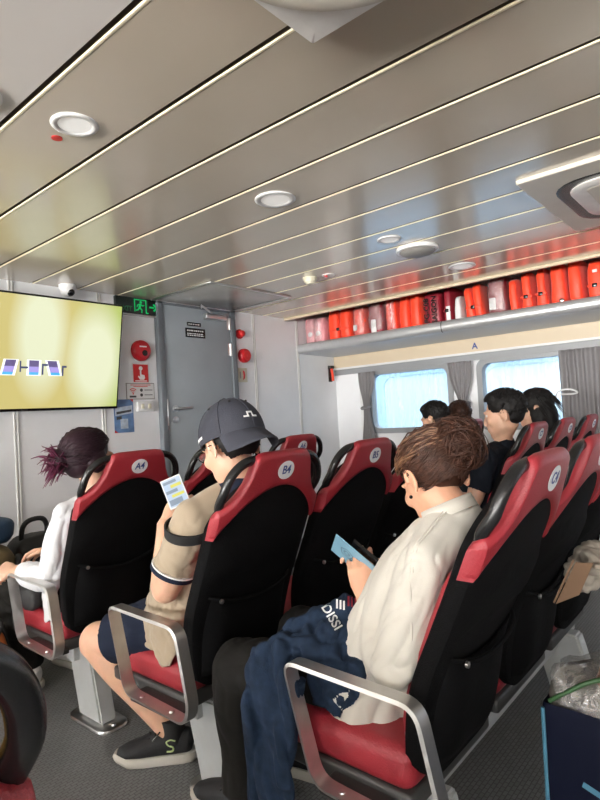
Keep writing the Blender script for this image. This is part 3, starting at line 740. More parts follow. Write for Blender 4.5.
def rr_ring(m, x0, x1, y0, y1, r, steps):
    """loops of a rounded rectangle: steps = (inset, z)"""
    rows = []
    for ins, z in steps:
        rows.append([V((a, b, z)) for a, b in rrect(x0+ins, x1-ins, y0+ins, y1-ins, max(r-ins*.6, .004), 5)])
    vv = m.grid_surface(rows, True); m.bm.faces.new(vv[-1]); m.bm.faces.new(list(reversed(vv[0]))); return m
ac = thing('air_conditioner', 'square cream ceiling cassette air conditioner with dark slots near the windows', 'air conditioner', (2.87, .32, CZ))
m = MB(); rr_ring(m, -.465, .465, -.465, .465, .014, [(0, 0), (0, -.012), (.004, -.017), (.12, -.019)]); m.build('outer_panel', 'ac', ac, angle=30)
m = MB(); rr_ring(m, -.335, .335, -.375, .375, .15, [(0, -.015), (0, -.0205), (.004, -.0215), (.02, -.0195)]); m.build('air_slot', 'black', ac)
m = MB(); rr_ring(m, -.285, .285, -.325, .325, .13, [(0, -.018), (0, -.024), (.006, -.028), (.05, -.030)]); gp_ = m.build('centre_panel', 'ac_white', ac)
m = MB(); rr_ring(m, -.215, .215, -.255, .255, .03, [(0, -.0295), (.002, -.0315), (.01, -.032)]); m.build('intake_frame', 'ac', gp_)
for i in range(14):
    m = MB(); y = -.17+.026*i; m.box((-.16, y, -.0335), (.16, y+.013, -.0318)); m.build('intake_slat', 'black', gp_, smooth=False)
dv = thing('ceiling_diffuser', 'scratched white square plate with a round air diffuser above the aisle edge', 'air diffuser', (.785, .51, CZ))
m = MB(); rr_ring(m, -.30, .30, -.304, .304, .012, [(0, 0), (0, -.020), (.008, -.032), (.04, -.034)]); m.build('plate', 'ac_white', dv)
m = MB(); m.lathe([(0,-.03),(.297,-.032),(.297,-.040),(.28,-.046),(.245,-.040),(.20,-.036),(.19,-.046),(.15,-.052),(.14,-.046),(.10,-.052),(0,-.056)], (0,0,0), 56); m.build('round_diffuser', 'ac', dv)
for x, y in ((.275,.10), (.10,.275), (-.10,.275), (.275,-.10), (-.275,.10), (-.275,-.10), (.10,-.275), (-.10,-.275)):
    m = MB(); m.lathe([(0,-.033),(.008,-.033),(.007,-.037),(0,-.038)], (x,y,0), 14); m.build('screw', 'steel', dv)
hp = thing('ceiling_hatch', 'square metal access hatch in the ceiling above the grey door', 'hatch', (2.90, 3.17, CZ))
MT['hatch'] = mat('pale_grey_hatch', (.50,.49,.46), .2, .3, var=.1, vscale=4)
m = MB(); m.box((-.40,-.33,-.010), (.40,.33,.0), .003); m.build('panel', 'hatch', hp)
m = MB()
for a, b in (((-.41,-.34),(.41,-.325)), ((-.41,.325),(.41,.34)), ((-.41,-.325),(-.395,.325)), ((.395,-.325),(.41,.325))): m.box((a[0],a[1],-.014), (b[0],b[1],-.001), .003)
m.build('edge_strip', 'steel', hp)

# ---------------------------------------------------------------- outside: the next ferry's white side and the sea
hb = thing('neighbouring_ferry', 'pale ferry with curtained windows moored just outside the windows', 'ferry', (6.6, 1.5, -1.2))
m = MB(); m.box((6.6, -9, -1.2), (6.9, 13, 1.95), .05); m.build('hull', 'hull', hb, world=True)
for k in range(-3, 8):
    y0 = k*1.42+.1; m = MB(); p = rrect(y0, y0+1.12, .75, 1.62, .14)
    m.prism(p, lambda u, v, w: V((6.585+w, u, v)), .03); f = m.build('window', 'hull_curtain', hb, smooth=False, world=True)
    m = MB(); R = [[V((x, y, z)) for y, z in q] for x, q in ((6.6, rrect(y0-.04, y0+1.16, .71, 1.66, .17)), (6.57, rrect(y0-.04, y0+1.16, .71, 1.66, .17)), (6.57, p), (6.6, p))]
    m.grid_surface(R, True); m.build('window_rim', 'hull_win', f, world=True)
m = MB(); m.box((-60, -60, -1.7), (60, 60, -1.2)); o = m.build('sea', 'sea', smooth=False); tag(o, kind='structure')

# ---------------------------------------------------------------- daylight and lamps
w = bpy.data.worlds.new('daylight'); SC.world = w; w.use_nodes = True
bg = w.node_tree.nodes['Background']; bg.inputs['Color'].default_value = (.72,.86,1.0,1); bg.inputs['Strength'].default_value = 2.7
def area(name, loc, direction, sx, sy, power, col=(1,1,1)):
    l = bpy.data.lights.new(name, 'AREA'); l.shape = 'RECTANGLE'; l.size = sx; l.size_y = sy; l.energy = power; l.color = col
    o = bpy.data.objects.new(name, l); COL.objects.link(o); o.location = loc
    o.rotation_euler = V(direction).to_track_quat('-Z', 'Y').to_euler(); return o
for k, (y0, y1) in enumerate(WIN):
    area('port_daylight', (-WX-.15, (y0+y1)/2, 1.32), (1, 0, 1.0), .8, .6, (190, 205, 200, 180, 160, 165, 215, 300)[k], (1, .965, .92)).data.spread = math.radians(118)
SC.view_settings.view_transform = 'Standard'; SC.view_settings.look = 'None'
SC.view_settings.gamma = 1; SC.view_settings.use_curve_mapping = False
SC.view_settings.exposure = 0.34
# ================================================================== SEATS
REAR = [(.34,.012),(.40,0),(.50,-.010),(.60,-.035),(.70,-.080),(.84,-.140),(.93,-.175),(1.0,-.200),(1.09,-.228)]
def smooth_rear(z):
    return sum(interp(REAR, z+d) for d in (-.04,-.02,0,.02,.04))/5
def bulge(x, z): return -.018*max(0, 1-(x/.22)**2)*sstep(.42, .9, z)
HW = .218
def ztop(x):
    x = abs(x)
    tab = [(0,1.080),(.08,1.079),(.104,1.075),(.114,1.067),(.122,1.048),(.134,1.010),(.152,.975),(.176,.948),(.198,.932),(.218,.922)]
    return interp(tab, x)
def zarch(x):
    x = abs(x)/HW
    return .835 + .137*(max(0, 1-x**1.9))**.85
XS = [-.218,-.216,-.211,-.204,-.198,-.187,-.176,-.164,-.152,-.143,-.134,-.128,-.122,-.118,-.114,-.109,-.104,-.092,-.08,-.06,-.03,0]
XS = XS + [-x for x in reversed(XS[:-1])]
def back_shell():
    m = MB(); A = []; B = []; nv = 22
    xs = [HW*math.sin(PI/2*t) for t in [-1+2*i/28 for i in range(29)]]
    for i in range(nv+1):
        ra = []; rb = []
        for x in xs:
            q = abs(x)/HW; zb = .355 + .05*q**6; zt = zarch(x)+.035
            z = zb + (zt-zb)*i/nv
            edge = .010*q**9; w = 1-.10*sstep(.62, .36, z)
            lump = -.016*sstep(.70,.73,z)*(1-sstep(.80,.84,z))*(1-q**4)
            ra.append(V((x*w, smooth_rear(z)+bulge(x,z)+edge+lump, z))); rb.append(V((x*w, smooth_rear(z)+.062-edge, z)))
        A.append(ra); B.append(rb)
    m.slab(A, B); return m
def headrest_cover():
    m = MB(); A = []; B = []; nv = 14
    for i in range(nv+1):
        ra = []; rb = []
        for x in XS:
            zb, zt = zarch(x), ztop(x); t = i/nv; z = zb+(zt-zb)*t
            q = abs(x)/HW
            edge = .006*(q**8) + .015*max(0, 1-(zt-z)/.022)**2 ; low = .006*max(0, 1-(z-zb)/.012)
            ra.append(V((x*1.012, smooth_rear(z)+bulge(x,z)-.011+edge+low, z))); rb.append(V((x*1.012, smooth_rear(z)+.016+.026*sstep(1.02,.88,z)-edge, z)))
        A.append(ra); B.append(rb)
    m.slab(A, B); return m
def front_pad():
    m = MB(); A = []; B = []
    for i in range(15):
        z = .44 + .42*i/14; ra = []; rb = []
        for k in range(17):
            x = -.195 + .39*k/16; q = abs(x)/.195; e = .022*q**6 + .02*max(0, abs(i-7)/7-.8)/.2
            ra.append(V((x, smooth_rear(z)+.055, z))); rb.append(V((x, smooth_rear(z)+.088-e, z)))
        A.append(ra); B.append(rb)
    m.slab(A, B); return m
def pocket():
    m = MB(); A = []; B = []
    for i in range(13):
        ra = []; rb = []
        for k in range(21):
            x = -.19 + .38*k/20; q = abs(x)/.19; zt = .655-.040*(1-q*q); zb = .40
            z = zb+(zt-zb)*i/12; sag = -.006-.030*math.sin(PI*min(1, (i/12)*.75+.18))*(1-q**4) + .004*noise.noise(V((x*12, z*10, 1)))
            y = smooth_rear(z)+bulge(x,z)+.024*q**7+sag
            ra.append(V((x, y, z))); rb.append(V((x, y+.006, z)))
        A.append(ra); B.append(rb)
    m.slab(A, B); return m
def badge(m, cx=0.0, cz=1.018, rx=.036, rz=.028):
    def srf(u, v, w): z = cz+v; x = cx+u; return V((x, smooth_rear(z)+bulge(x,z)-.0125-w, z))
    m.prism([(rx*math.cos(2*PI*i/32), rz*math.sin(2*PI*i/32)) for i in range(32)], srf, .0012); return m
def make_seat(name, arms):
    t = thing(name, 'x', 'seat')
    back_shell().build('back_shell', 'black_mesh', t, angle=70)
    headrest_cover().build('headrest_cover', 'red', t, angle=75)
    front_pad().build('back_pad', 'red', t, angle=80)
    p = pocket().build('magazine_pocket', 'pocket', t, angle=80)
    m = MB(); pts = [(x, smooth_rear(.655-.040*(1-(x/.19)**2))+bulge(x,.63)+.024*(abs(x)/.19)**7-.026*(1-(abs(x)/.19)**4)-.006, .655-.040*(1-(x/.19)**2)) for x in [-.19+.38*i/20 for i in range(21)]]
    m.tube(pts, .006, 8); m.build('pocket_hem', 'pocket', p)
    m = MB(); m.lathe([(0,0),(.007,0),(.007,-.006),(0,-.008)], (-.155, smooth_rear(.64)-.03, .638), 12, Matrix.Rotation(-PI/2, 3, 'X')); m.build('pocket_stud', 'steel', p)
    for s in (-1, 1):
        pts = crv([(s*.190,.895),(s*.204,.920),(s*.211,.955),(s*.204,.997),(s*.182,1.031),(s*.145,1.053),(s*.09,1.060)], 5)
        m = MB(); m.tube([(x, smooth_rear(z)+.020-.014*sstep(.925,.975,z), z) for x, z in pts], .0138, 14); m.build('shoulder_handle', 'handle', t, angle=180)
    m = MB(); m.box((-.215, .03, .338), (.215, .455, .438), .036, 5)
    m.build('seat_cushion', 'red', t)
    m = MB(); m.box((-.215, .03, .300), (.215, .44, .345), .010); m.build('seat_pan', 'pan', t)
    if arms:
        for s in arms:
            xo = s*.278
            poly = [(.318,.597),(-.035,.590),(-.085,.372),(-.055,.325),(.24,.335)]
            rad = [.040,.040,.035,.03,.040]; path = []
            n = len(poly)
            for i in range(n):
                a, b, c = V((*poly[i-1],0)), V((*poly[i],0)), V((*poly[(i+1) % n],0))
                d1 = (a-b).normalized(); d2 = (c-b).normalized()
                for k in range(7):
                    tt = k/6; p0 = b+d1*rad[i]; p2 = b+d2*rad[i]
                    path.append(p0*(1-tt)**2 + b*2*tt*(1-tt) + p2*tt**2)
            m = MB(); rows = []; N = len(path); ctr = V((.11,.46,0))
            for i in range(N):
                tg = (path[(i+1) % N]-path[i-1]).normalized(); nn = V((-tg.y, tg.x, 0))
                if nn.dot(path[i]-ctr) < 0: nn = -nn
                rows.append([V((xo+dx, (path[i]+nn*dn).x, (path[i]+nn*dn).y)) for dx, dn in ((-.021,-.004),(-.018,.0045),(.018,.0045),(.021,-.004))])
            m.grid_surface(rows, True, True); ar = m.build('armrest', 'alu', t, angle=35)
            for yy in (.02, .17):
                m = MB(); m.lathe([(0,0),(.009,0),(.007,.005),(0,.006)], (xo, yy, .334), 12); m.build('bolt', 'steel', ar)
            m = MB(); m.box((min(xo, s*.2), .0, .305), (max(xo+s*.018, s*.2), .24, .328), .005); m.build('armrest_bracket', 'pan', ar)
    return t
plain = make_seat('passenger_seat', ()); aisle = make_seat('passenger_seat', (-1,)); aisle_r = make_seat('passenger_seat', (1,))
ROWY = {'A': 2.165, 'B': 1.390, 'C': .625}
SEATG = 'red and black passenger seats'
used = {}
def put(src, x, y, label, code=None, recl=0.0):
    t = dup(src, label, SEATG)
    t.location = (x, y, 0)
    if recl: t.rotation_euler = (recl, 0, 0)
    if code:
        b = badge(MB()).build('number_badge', 'badge', t, smooth=False)
        cz = 1.018
        def warp(u, v, w): z = cz+v; return V((u, smooth_rear(z)+bulge(u,z)-.0139-w, z))
        text('number_lettering', code, .036, (0,0,0), EX, EZ, 'badge_ink', b, .0004, .0006, .10, warp=warp)
        m = MB()
        for s in (-1, 1): m.prism([(s*.027-.004*s, -.003), (s*.027+.004*s, 0), (s*.027-.004*s, .003)], lambda u, v, w: warp(u, v, w), .0006)
    return t
put(aisle, 1.28, ROWY['A'], 'seat A4 behind the purple-haired woman, aluminium armrest at the aisle', 'A4')
put(aisle, 1.28, ROWY['B'], 'seat B4 behind the man in the charcoal cap, armrest at the aisle', 'B4')
SC4 = put(aisle, 1.28, ROWY['C'], 'seat C4 behind the woman in the cream shirt, armrest at the aisle', 'C4', .012)
put(plain, 1.78, ROWY['A'], 'empty seat A5 just beyond the man with the charcoal cap', 'A5')
put(plain, 2.28, ROWY['A'], 'empty seat A6 near the bare white wall, seen past B4', 'A6')
put(plain, 1.78, ROWY['B'], 'empty seat B5 between B4 and the bun-haired woman', 'B5')
put(plain, 2.28, ROWY['B'], 'seat B6 mostly hidden by the head of the bun-haired woman', 'B6')
put(plain, 1.78, ROWY['C'], 'seat C5 at the frame edge, brown envelope in its pocket', 'C5')
put(plain, 2.28, ROWY['C'], 'seat beyond C5, cut off by the frame edge')
put(aisle_r, -.034, ROWY['C']-.020, 'cropped seat in the near lower corner, its black shoulder handle close up')
RB = 1.16
put(plain, 2.97, RB, 'seat behind the man in the dark navy polo', 'C7')
put(plain, 3.50, RB, 'middle of the three small far seats by the wide curtain', 'C8')
put(plain, 4.06, RB, 'seat nearest the wide grey curtain', 'C9')
put(plain, 4.06, RB+.80, 'pink-lit seat showing between the bun and the navy polo', 'B9')
put(plain, 3.50, RB+.80, 'far seat hidden behind the bun of the cream-shirted woman')

for r_ in (plain, aisle, aisle_r):
    for o in list(r_.children_recursive): bpy.data.objects.remove(o)
    bpy.data.objects.remove(r_)
def bench_frame(x0, x1, y, posts, label):
    t = thing('seat_frame', label, 'seat frame', (x0, y, 0), 0, 'floor frames that carry the seat rows')
    m = MB(); m.box((x0, y+.07, .235), (x1, y+.13, .298), .006); m.build('cross_beam', 'post', t, world=True)
    for px in posts:
        m = MB()
        rows = []
        for z, dy in ((.012, 0), (.296, .075)):
            rows.append([V((px+a, y+b+dy, z)) for a, b in ((-.035,-.075),(.035,-.075),(.035,.095),(-.035,.095))])
        vv = m.grid_surface(rows, True); m.bm.faces.new(list(reversed(vv[0]))); m.bm.faces.new(vv[1])
        bmesh.ops.bevel(m.bm, geom=m.bm.edges[:], offset=.008, segments=2, affect='EDGES')
        lg = m.build('leg', 'post', t, world=True)
        m = MB(); rr_ring(m, px-.065, px+.065, y-.135, y+.15, .05, [(0,.001),(0,.009),(.003,.012)]); fp = m.build('foot_plate', 'steel', lg, world=True)
        for b in (-.108, .125):
            m = MB(); m.lathe([(0,.012),(.010,.012),(.010,.019),(0,.021)], (px, y+b, 0), 6); m.build('bolt', 'steel', lg, world=True)
    return t
bench_frame(1.13, 2.50, ROWY['A'], (1.19, 2.30), 'grey metal floor frame under the row with seat A4')
bench_frame(1.13, 2.50, ROWY['B'], (1.19, 2.30), 'grey metal floor frame under the row with seat B4')
bench_frame(1.13, 2.50, ROWY['C'], (1.19, 2.30), 'grey metal floor frame under the row with seat C4')
bench_frame(2.72, 4.30, RB, (2.9, 4.1), 'grey metal floor frame under the far three seats by the curtain')
bench_frame(3.25, 4.30, RB+.80, (3.4, 4.1), 'grey metal floor frame under the far row ahead of the three seats')
bench_frame(-.85, .24, ROWY['C'], (-.6, .05), 'grey metal floor frame under the cropped near corner seat')
# ================================================================== PEOPLE
def frame(fwd, up=(0,0,1)):
    f = V(fwd).normalized(); u = V(up); r = f.cross(u).normalized(); u = r.cross(f)
    return Matrix((r, f, u)).transposed()          # local x right, y forward, z up
def head_shapes(m, C, R, s=1.0, female=False):
    """skull, face, nose, mouth, chin and ears around C (between the ears, a little above)"""
    P = lambda x, y, z: V(C) + R @ (V((x, y, z))*s)
    def e(x, y, z, a, b, c, Q=None): m.ellipsoid(P(x,y,z), (a*s, b*s, c*s), R @ (Q or Matrix.Identity(3)))
    e(0, -.010, .035, .075, .097, .082)
    e(0, .028, -.015, .066, .070, .085)
    e(0, .040, -.065, .052, .050, .050); e(0, .020, -.052, .059, .060, .058)
    e(0, .066, -.100, .026, .024, .022)
    for q in (-1, 1):
        e(q*.042, .058, -.028, .024, .026, .024)
        e(q*.022, .092, .022, .024, .010, .009)
        e(q*.011, .102, -.043, .010, .010, .008)
        e(q*.076, -.014, -.010, .006, .016, .028, Matrix.Rotation(-.2, 3, 'X') @ Matrix.Rotation(q*.35, 3, 'Z'))
        pts = [P(q*(.081+.004*math.sin(a)), -.014-.017*math.cos(a), -.008+.029*math.sin(a)) for a in [math.radians(d) for d in range(-100, 200, 20)]]
        m.tube(pts, .0052*s, 8)
    m.tube([P(0,.090,.018), P(0,.100,-.010), P(0,.109,-.034), P(0,.106,-.042)], [.008*s, .009*s, .011*s, .009*s], 10)
    e(0, .092, -.066, .022, .010, .006); e(0, .089, -.077, .019, .010, .007)
def eyes(C, R, parent, s=1.0):
    for q in (-1, 1):
        m = MB(); m.ellipsoid(V(C)+R@(V((q*.031, .0775, .004))*s), (.0115*s,)*3); o = m.build('eye', 'eye', parent, world=True)
        m = MB(); m.ellipsoid(V(C)+R@(V((q*.031, .0848, .004))*s), (.0055*s, .0045*s, .0055*s), R); m.build('iris', 'hair_black', o, world=True)
def arm_shapes(m, S, E, Wr, r=(.050,.040,.037,.026), n=16):
    S, E, Wr = V(S), V(E), V(Wr)
    pts = crv([(*S, r[0]), (*(S.lerp(E,.5)), r[0]*.94), (*E, r[1]), (*(E.lerp(Wr,.3)), r[2]*1.08), (*(E.lerp(Wr,.7)), (r[2]+r[3])/2), (*Wr, r[3])], 4)
    m.tube([p[:3] for p in pts], [p[3] for p in pts], n); m.ellipsoid(S, (r[0],)*3); m.ellipsoid(E, (r[1]*1.02,)*3)
def hand_shapes(m, W, d, n, thumb_side, curls, thumb=(.5,.6,.45), s=1.0, spread=.06):
    """W wrist, d wrist->knuckles, n the way the palm faces, thumb_side +-1: thumb on that side of (d x n)"""
    W = V(W); d = V(d).normalized(); n = (V(n)-d*V(n).dot(d)).normalized(); t = d.cross(n)*thumb_side
    m.loft([(W-d*.02*s, .024*s, .019*s), (W+d*.010*s, .027*s, .018*s), (W+d*.040*s, .038*s, .0155*s), (W+d*.075*s, .042*s, .0135*s), (W+d*.092*s, .040*s, .011*s)], t, 16)
    base = [(.031,.088),(.0105,.094),(-.011,.090),(-.031,.080)]; L = [(.040,.025,.021),(.045,.028,.023),(.042,.026,.021),(.033,.020,.018)]; rad = [.0088,.0092,.0088,.0076]
    tips = []
    for i in range(4):
        p = W + d*base[i][1]*s + t*base[i][0]*s; a = 0
        dirv = (d + t*spread*(1.5-i)).normalized(); pts = [p-dirv*.03*s, p]; rs = [rad[i]*s*1.05]*2
        for k in range(3):
            a += curls[i][k]; q = (dirv*math.cos(a) + n*math.sin(a)).normalized()
            p = p + q*L[i][k]*s; pts.append(p); rs.append(rad[i]*s*(.98-.09*k))
        m.tube(pts, rs, 10); m.ellipsoid(pts[-1], (rs[-1],)*3); tips.append(pts[-1])
        for q, r_ in zip(pts[1:-1], rs[1:-1]): m.ellipsoid(q, (r_*1.03,)*3, nu=12, nv=8)
    p = W + d*.022*s + t*.026*s; pts = [p-t*.012*s]; rs = [.015*s]
    q = (t*thumb[0] + d*thumb[1] + n*thumb[2]).normalized()
    p1 = p+q*.040*s; q2 = (q + d*.35 + n*.15 - t*.25).normalized(); p2 = p1+q2*.032*s; p3 = p2+(q2+n*.2-t*.1).normalized()*.024*s
    pts += [p, p1, p2, p3]; rs += [.0145*s, .0115*s, .0105*s, .0085*s]
    m.tube(pts, rs, 10); m.ellipsoid(p3, (rs[-1],)*3); m.ellipsoid(p1, (.0118*s,)*3); m.ellipsoid(p2, (.0108*s,)*3)
    return tips
def leg_shapes(m, Hp, K, A, r=(.080,.058,.054,.036), n=18):
    Hp, K, A = V(Hp), V(K), V(A)
    pts = crv([(*Hp, r[0]), (*(Hp.lerp(K,.5)), r[0]*.88), (*(Hp.lerp(K,.92)), r[1]), (*K, r[1]*.98), (*(K.lerp(A,.30)), r[2]*1.06), (*(K.lerp(A,.65)), r[2]*.82), (*A, r[3])], 4)
    m.tube([p[:3] for p in pts], [p[3] for p in pts], n); m.ellipsoid(Hp, (r[0],)*3); m.ellipsoid(K, (r[1]*1.03,)*3)
def foot_shapes(m, A, toe, h=.03, w=.038):
    A, toe = V(A), V(toe); d = (toe-A); d.z = 0; d.normalize(); sd = d.cross(EZ)
    b = A.z
    m.loft([(V((A.x, A.y, b*.5))-d*.055, .020, b*.30), (V((A.x, A.y, b*.5))-d*.03, .030, b*.48), (V((A.x, A.y, b*.55)), .034, b*.55), (V((A.x, A.y, h*1.5))+d*.07, w, h*1.15), (V((A.x,A.y,h))+d*.14, w*1.1, h*.75), (V((A.x,A.y,h*.8))+d*.185, w*.75, h*.5)], sd, 16)
def torso_shapes(m, sections, side, n=24):
    m.loft(sections, side, n)
    for c, w, dd in (sections[0], sections[-1]): pass
def on_head(C, R, s, th, ph, k=1.0, rx=.075, ry=.097, rz=.082, cy=-.010, cz=.035):
    """point over the skull: th turns from forward to the right, ph up"""
    p = V((rx*k*math.cos(ph)*math.sin(th), cy+ry*k*math.cos(ph)*math.cos(th), cz+rz*k*math.sin(ph)))
    return V(C) + R @ (p*s)
def strand(m, pts, r, n=5):
    k = len(pts); m.tube(pts, [r*(.55+.45*math.sin(PI*min(1, (i+.6)/(k*.75))))*(1 if i < k*.75 else max(.3, 1-(i-k*.75)/(k*.3))) for i in range(k)], n)
def no_disp(co, n): return 0
def shoe(parent, A, toe, mt='shoe', sole='rubber', mark=True):
    A, toe = V(A), V(toe); d = (toe-A); d.z = 0; L = d.length; d.normalize(); sd = d.cross(EZ); G = V((A.x, A.y, 0))
    m = MB()
    m.loft([(G-d*.072+EZ*.055, .018, .030), (G-d*.055+EZ*.060, .032, .046), (G-d*.01+EZ*.062, .038, .052), (G+d*.05+EZ*.058, .042, .046), (G+d*.11+EZ*.046, .047, .034), (G+d*.16+EZ*.038, .043, .025), (G+d*.195+EZ*.033, .024, .015)], sd, 20)
    m.tube([A-EZ*.045, A+EZ*.0, A+EZ*.02], [.040, .040, .039], 18)
    up = fused('shoe', m, .0045, mt, parent, 5)
    m = MB(); rows = []
    out = [(-.085,.012),(-.075,.030),(-.04,.040),(0,.042),(.05,.044),(.10,.050),(.15,.049),(.19,.032),(.205,.012)]
    loop = [(a, b) for a, b in out] + [(a, -b) for a, b in reversed(out)]
    for z, k in ((.001,.94),(.006,1.0),(.022,1.02),(.033,.98)):
        rows.append([G+d*(a*k+.002)+sd*b*k+EZ*(z+(.012 if a > .17 else 0)*(1-.3*(z > .02))) for a, b in loop])
    vv = m.grid_surface(rows, True); m.bm.faces.new(list(reversed(vv[0]))); m.bm.faces.new(vv[-1]); m.build('sole', sole, up, world=True)
    m = MB()
    for i in range(4):
        c = G+d*(.055+.022*i)+EZ*(.105-.014*i)
        m.tube([c-sd*.024-EZ*.006, c+EZ*.002, c+sd*.024+d*.010-EZ*.006], .0032, 6)
    m.tube(crv([G+d*.04+EZ*.112, G+d*.035-sd*.03+EZ*.115, G+d*.06-sd*.045+EZ*.09], 5), .003, 6); m.build('lace', 'black', up, world=True)
    return up, G, d, sd

def on_mesh(o, p, d, off=.0025):
    bpy.context.view_layer.update()
    hit, loc, nor, _ = o.ray_cast(V(p)-o.matrix_world.translation, V(d).normalized())
    return (loc+o.matrix_world.translation - V(d).normalized()*off) if hit else None
# ---------------------------------------------------------------- woman in the cream shirt, seat C4
wm = thing('person', 'woman in cream shirt with messy brown bun, bent over a pale blue card', 'person', (1.28, .85, .44))
HC = V((1.287, .664, 1.008)); HR = frame((.42,.78,-.52))
SL, SR = V((1.135,.622,.850)), V((1.440,.650,.860))
EL, WL = V((1.112,.698,.612)), V((1.215,.845,.690))
ER, WRt = V((1.480,.760,.640)), V((1.345,.885,.715))
m = MB(); head_shapes(m, HC, HR, .97, True)
m.tube([V((1.28,.600,.885)), V((1.277,.630,.935)), V((1.274,.665,.985))], [.058,.054,.052], 18)
torso_shapes(m, [(V((1.28,.88,.465)),.14,.08),(V((1.28,.84,.56)),.13,.085),(V((1.28,.75,.70)),.13,.08),(V((1.28,.645,.82)),.15,.085),(V((1.28,.615,.88)),.10,.06)], EX)
arm_shapes(m, SL, EL, WL, (.038,.033,.034,.025)); arm_shapes(m, SR, ER, WRt, (.038,.033,.034,.025))
hd = (V((1.222,.862,.80))-WL); n1 = V((.75,.55,.10))
hand_shapes(m, WL+hd*.05, hd, n1, -1, [(.55,.6,.4),(.6,.65,.45),(.65,.7,.5),(.7,.75,.5)], (.55,.75,.5), .90)
hand_shapes(m, WRt, (-.35,.25,.75), (-.7,.45,.15), 1, [(.7,.8,.5)]*4, (.5,.7,.5), .88)
for K, A in ((V((1.13,1.235,.455)), V((1.15,1.27,.09))), (V((1.42,1.25,.46)), V((1.42,1.22,.09)))):
    leg_shapes(m, V((K.x*.5+.64, .83, .50)), K, A); foot_shapes(m, A, A+V((-.03,.2,0)))
fused('body', m, .0042, 'skin', wm, 5); eyes(HC, HR, wm, .97)
# shirt
m = MB()
torso_shapes(m, [(V((1.28,.855,.435)),.195,.145),(V((1.28,.845,.50)),.195,.145),(V((1.28,.795,.60)),.178,.128),(V((1.28,.730,.72)),.172,.114),(V((1.28,.668,.81)),.168,.102),(V((1.28,.630,.868)),.140,.085),(V((1.28,.612,.905)),.098,.066),(V((1.279,.618,.928)),.076,.064)], EX, 28)
def sleeve(m, S, E, Wr, r0, r1, r2, t=.72, cut=1.0):
    S, E, Wr = V(S), V(E), V(Wr); e = E.lerp(Wr, t)
    pts = crv([(*(S+(S-E)*.06), r0*.92), (*S, r0), (*S.lerp(E,.5), (r0+r1)*.52), (*E, r1*1.08), (*E.lerp(e,.6), r1), (*e, r2)], 4)
    m.tube([p[:3] for p in pts], [p[3] for p in pts], 20); m.ellipsoid(S, (r0,)*3); m.ellipsoid(E, (r1*1.1,)*3)
for S_ in (SL, SR): m.tube([V((1.28,.615,.905)), V((1.28,.615,.893)).lerp(S_,.5), S_+V((0,0,-.010))], [.062,.062,.056], 18)
sleeve(m, SL+V((.0,.0,-.012)), EL+V((-.004,.0,-.006)), WL, .058, .060, .042, .72)
sleeve(m, SR+V((.0,.0,-.012)), ER, WRt, .068, .062, .042, .72)
m.ellipsoid((1.115,.715,.575), (.050,.065,.04))
fa = folds(EL-SL+V((0,.25,0)), 4, 16, .011, 3); fb = folds((.35,-.1,1), 3.5, 12, .011, 11)
def d_(co, n):
    k = sstep(.35, .02, abs(co.x-1.10)); kb = sstep(.16, .24, abs(co.x-1.28))
    low = 1+.9*sstep(.62, .50, co.z)
    f = fa(co, n)*low*kb + fb(co, n)*(1-kb)
    return f*sstep(.925,.86,co.z)
shirt = fused('shirt', m, .006, 'cream', wm, 5, d_)
# collar band and shoulder seam
def ring(c, rx, ry, Rm, n=36, r=.006, flat=None, a0=0, a1=360):
    return [V(c) + Rm @ V((rx*math.cos(math.radians(a0+(a1-a0)*i/n)), ry*math.sin(math.radians(a0+(a1-a0)*i/n)), 0)) for i in range(n+(0 if a1-a0 >= 360 else 1))]
Cn = Matrix.Rotation(-.42, 3, 'X')
m = MB(); rows = [ring((1.279,.624,.918), .080, .070, Cn), ring((1.279,.628,.934), .074, .066, Cn), ring((1.279,.634,.948), .070, .064, Cn), ring((1.279,.634,.946), .065, .060, Cn), ring((1.279,.628,.925), .066, .060, Cn)]
m.grid_surface(rows, True); m.build('collar', 'cream', shirt, angle=180, world=True)
m = MB()
for dy in (0, .007):
    pts = []
    for k in range(14):
        t_ = k/13; a_ = V((1.215-.150*t_, .600+.035*t_+dy, 1.05)); h_ = on_mesh(shirt, a_+V((-.10*t_,0,0)), V((.12*t_,0,-1)), .0005); pts.append(h_ if h_ is not None else None)
    pts = [q for q in pts if q is not None]
    if len(pts) > 3: m.tube(pts, .0022, 6)
m.build('shoulder_seam', 'cream', shirt, world=True)
# trousers
m = MB()
m.loft([(V((1.28,.80,.455)),.14,.05),(V((1.28,.85,.48)),.17,.09),(V((1.28,.92,.49)),.17,.095)], EX, 20)
for K, A in ((V((1.13,1.235,.455)), V((1.15,1.27,.09))), (V((1.42,1.25,.46)), V((1.42,1.22,.09)))):
    leg_shapes(m, V((K.x*.55+.576, .84, .505)), K, A, (.098,.085,.085,.075), 20); m.ellipsoid(K, (.088,)*3)
fused('trousers', m, .007, 'trousers', wm, 6, folds((0,0,1), 7, 14, .005, 5))
for A in (V((1.15,1.27,.09)), V((1.42,1.22,.09))): shoe(wm, A, A+V((-.03,.2,0)))
# hair: combed back into a messy bun, lighter strands at the temple
random.seed(11)
m = MB()
m.ellipsoid(HC+HR@V((0,-.014,.036)), (.080,.098,.086), HR)
BUN = HC + HR@V((.006,-.088,.112))
BUN = V((1.284,.594,1.094))
m.ellipsoid(BUN, (.050,.048,.044))
def trim(co, n): return 0
hb_ = fuse(m, .006, 4, lambda co, n: .004*noise.noise(V((co.x*40, co.y*40, co.z*15))))
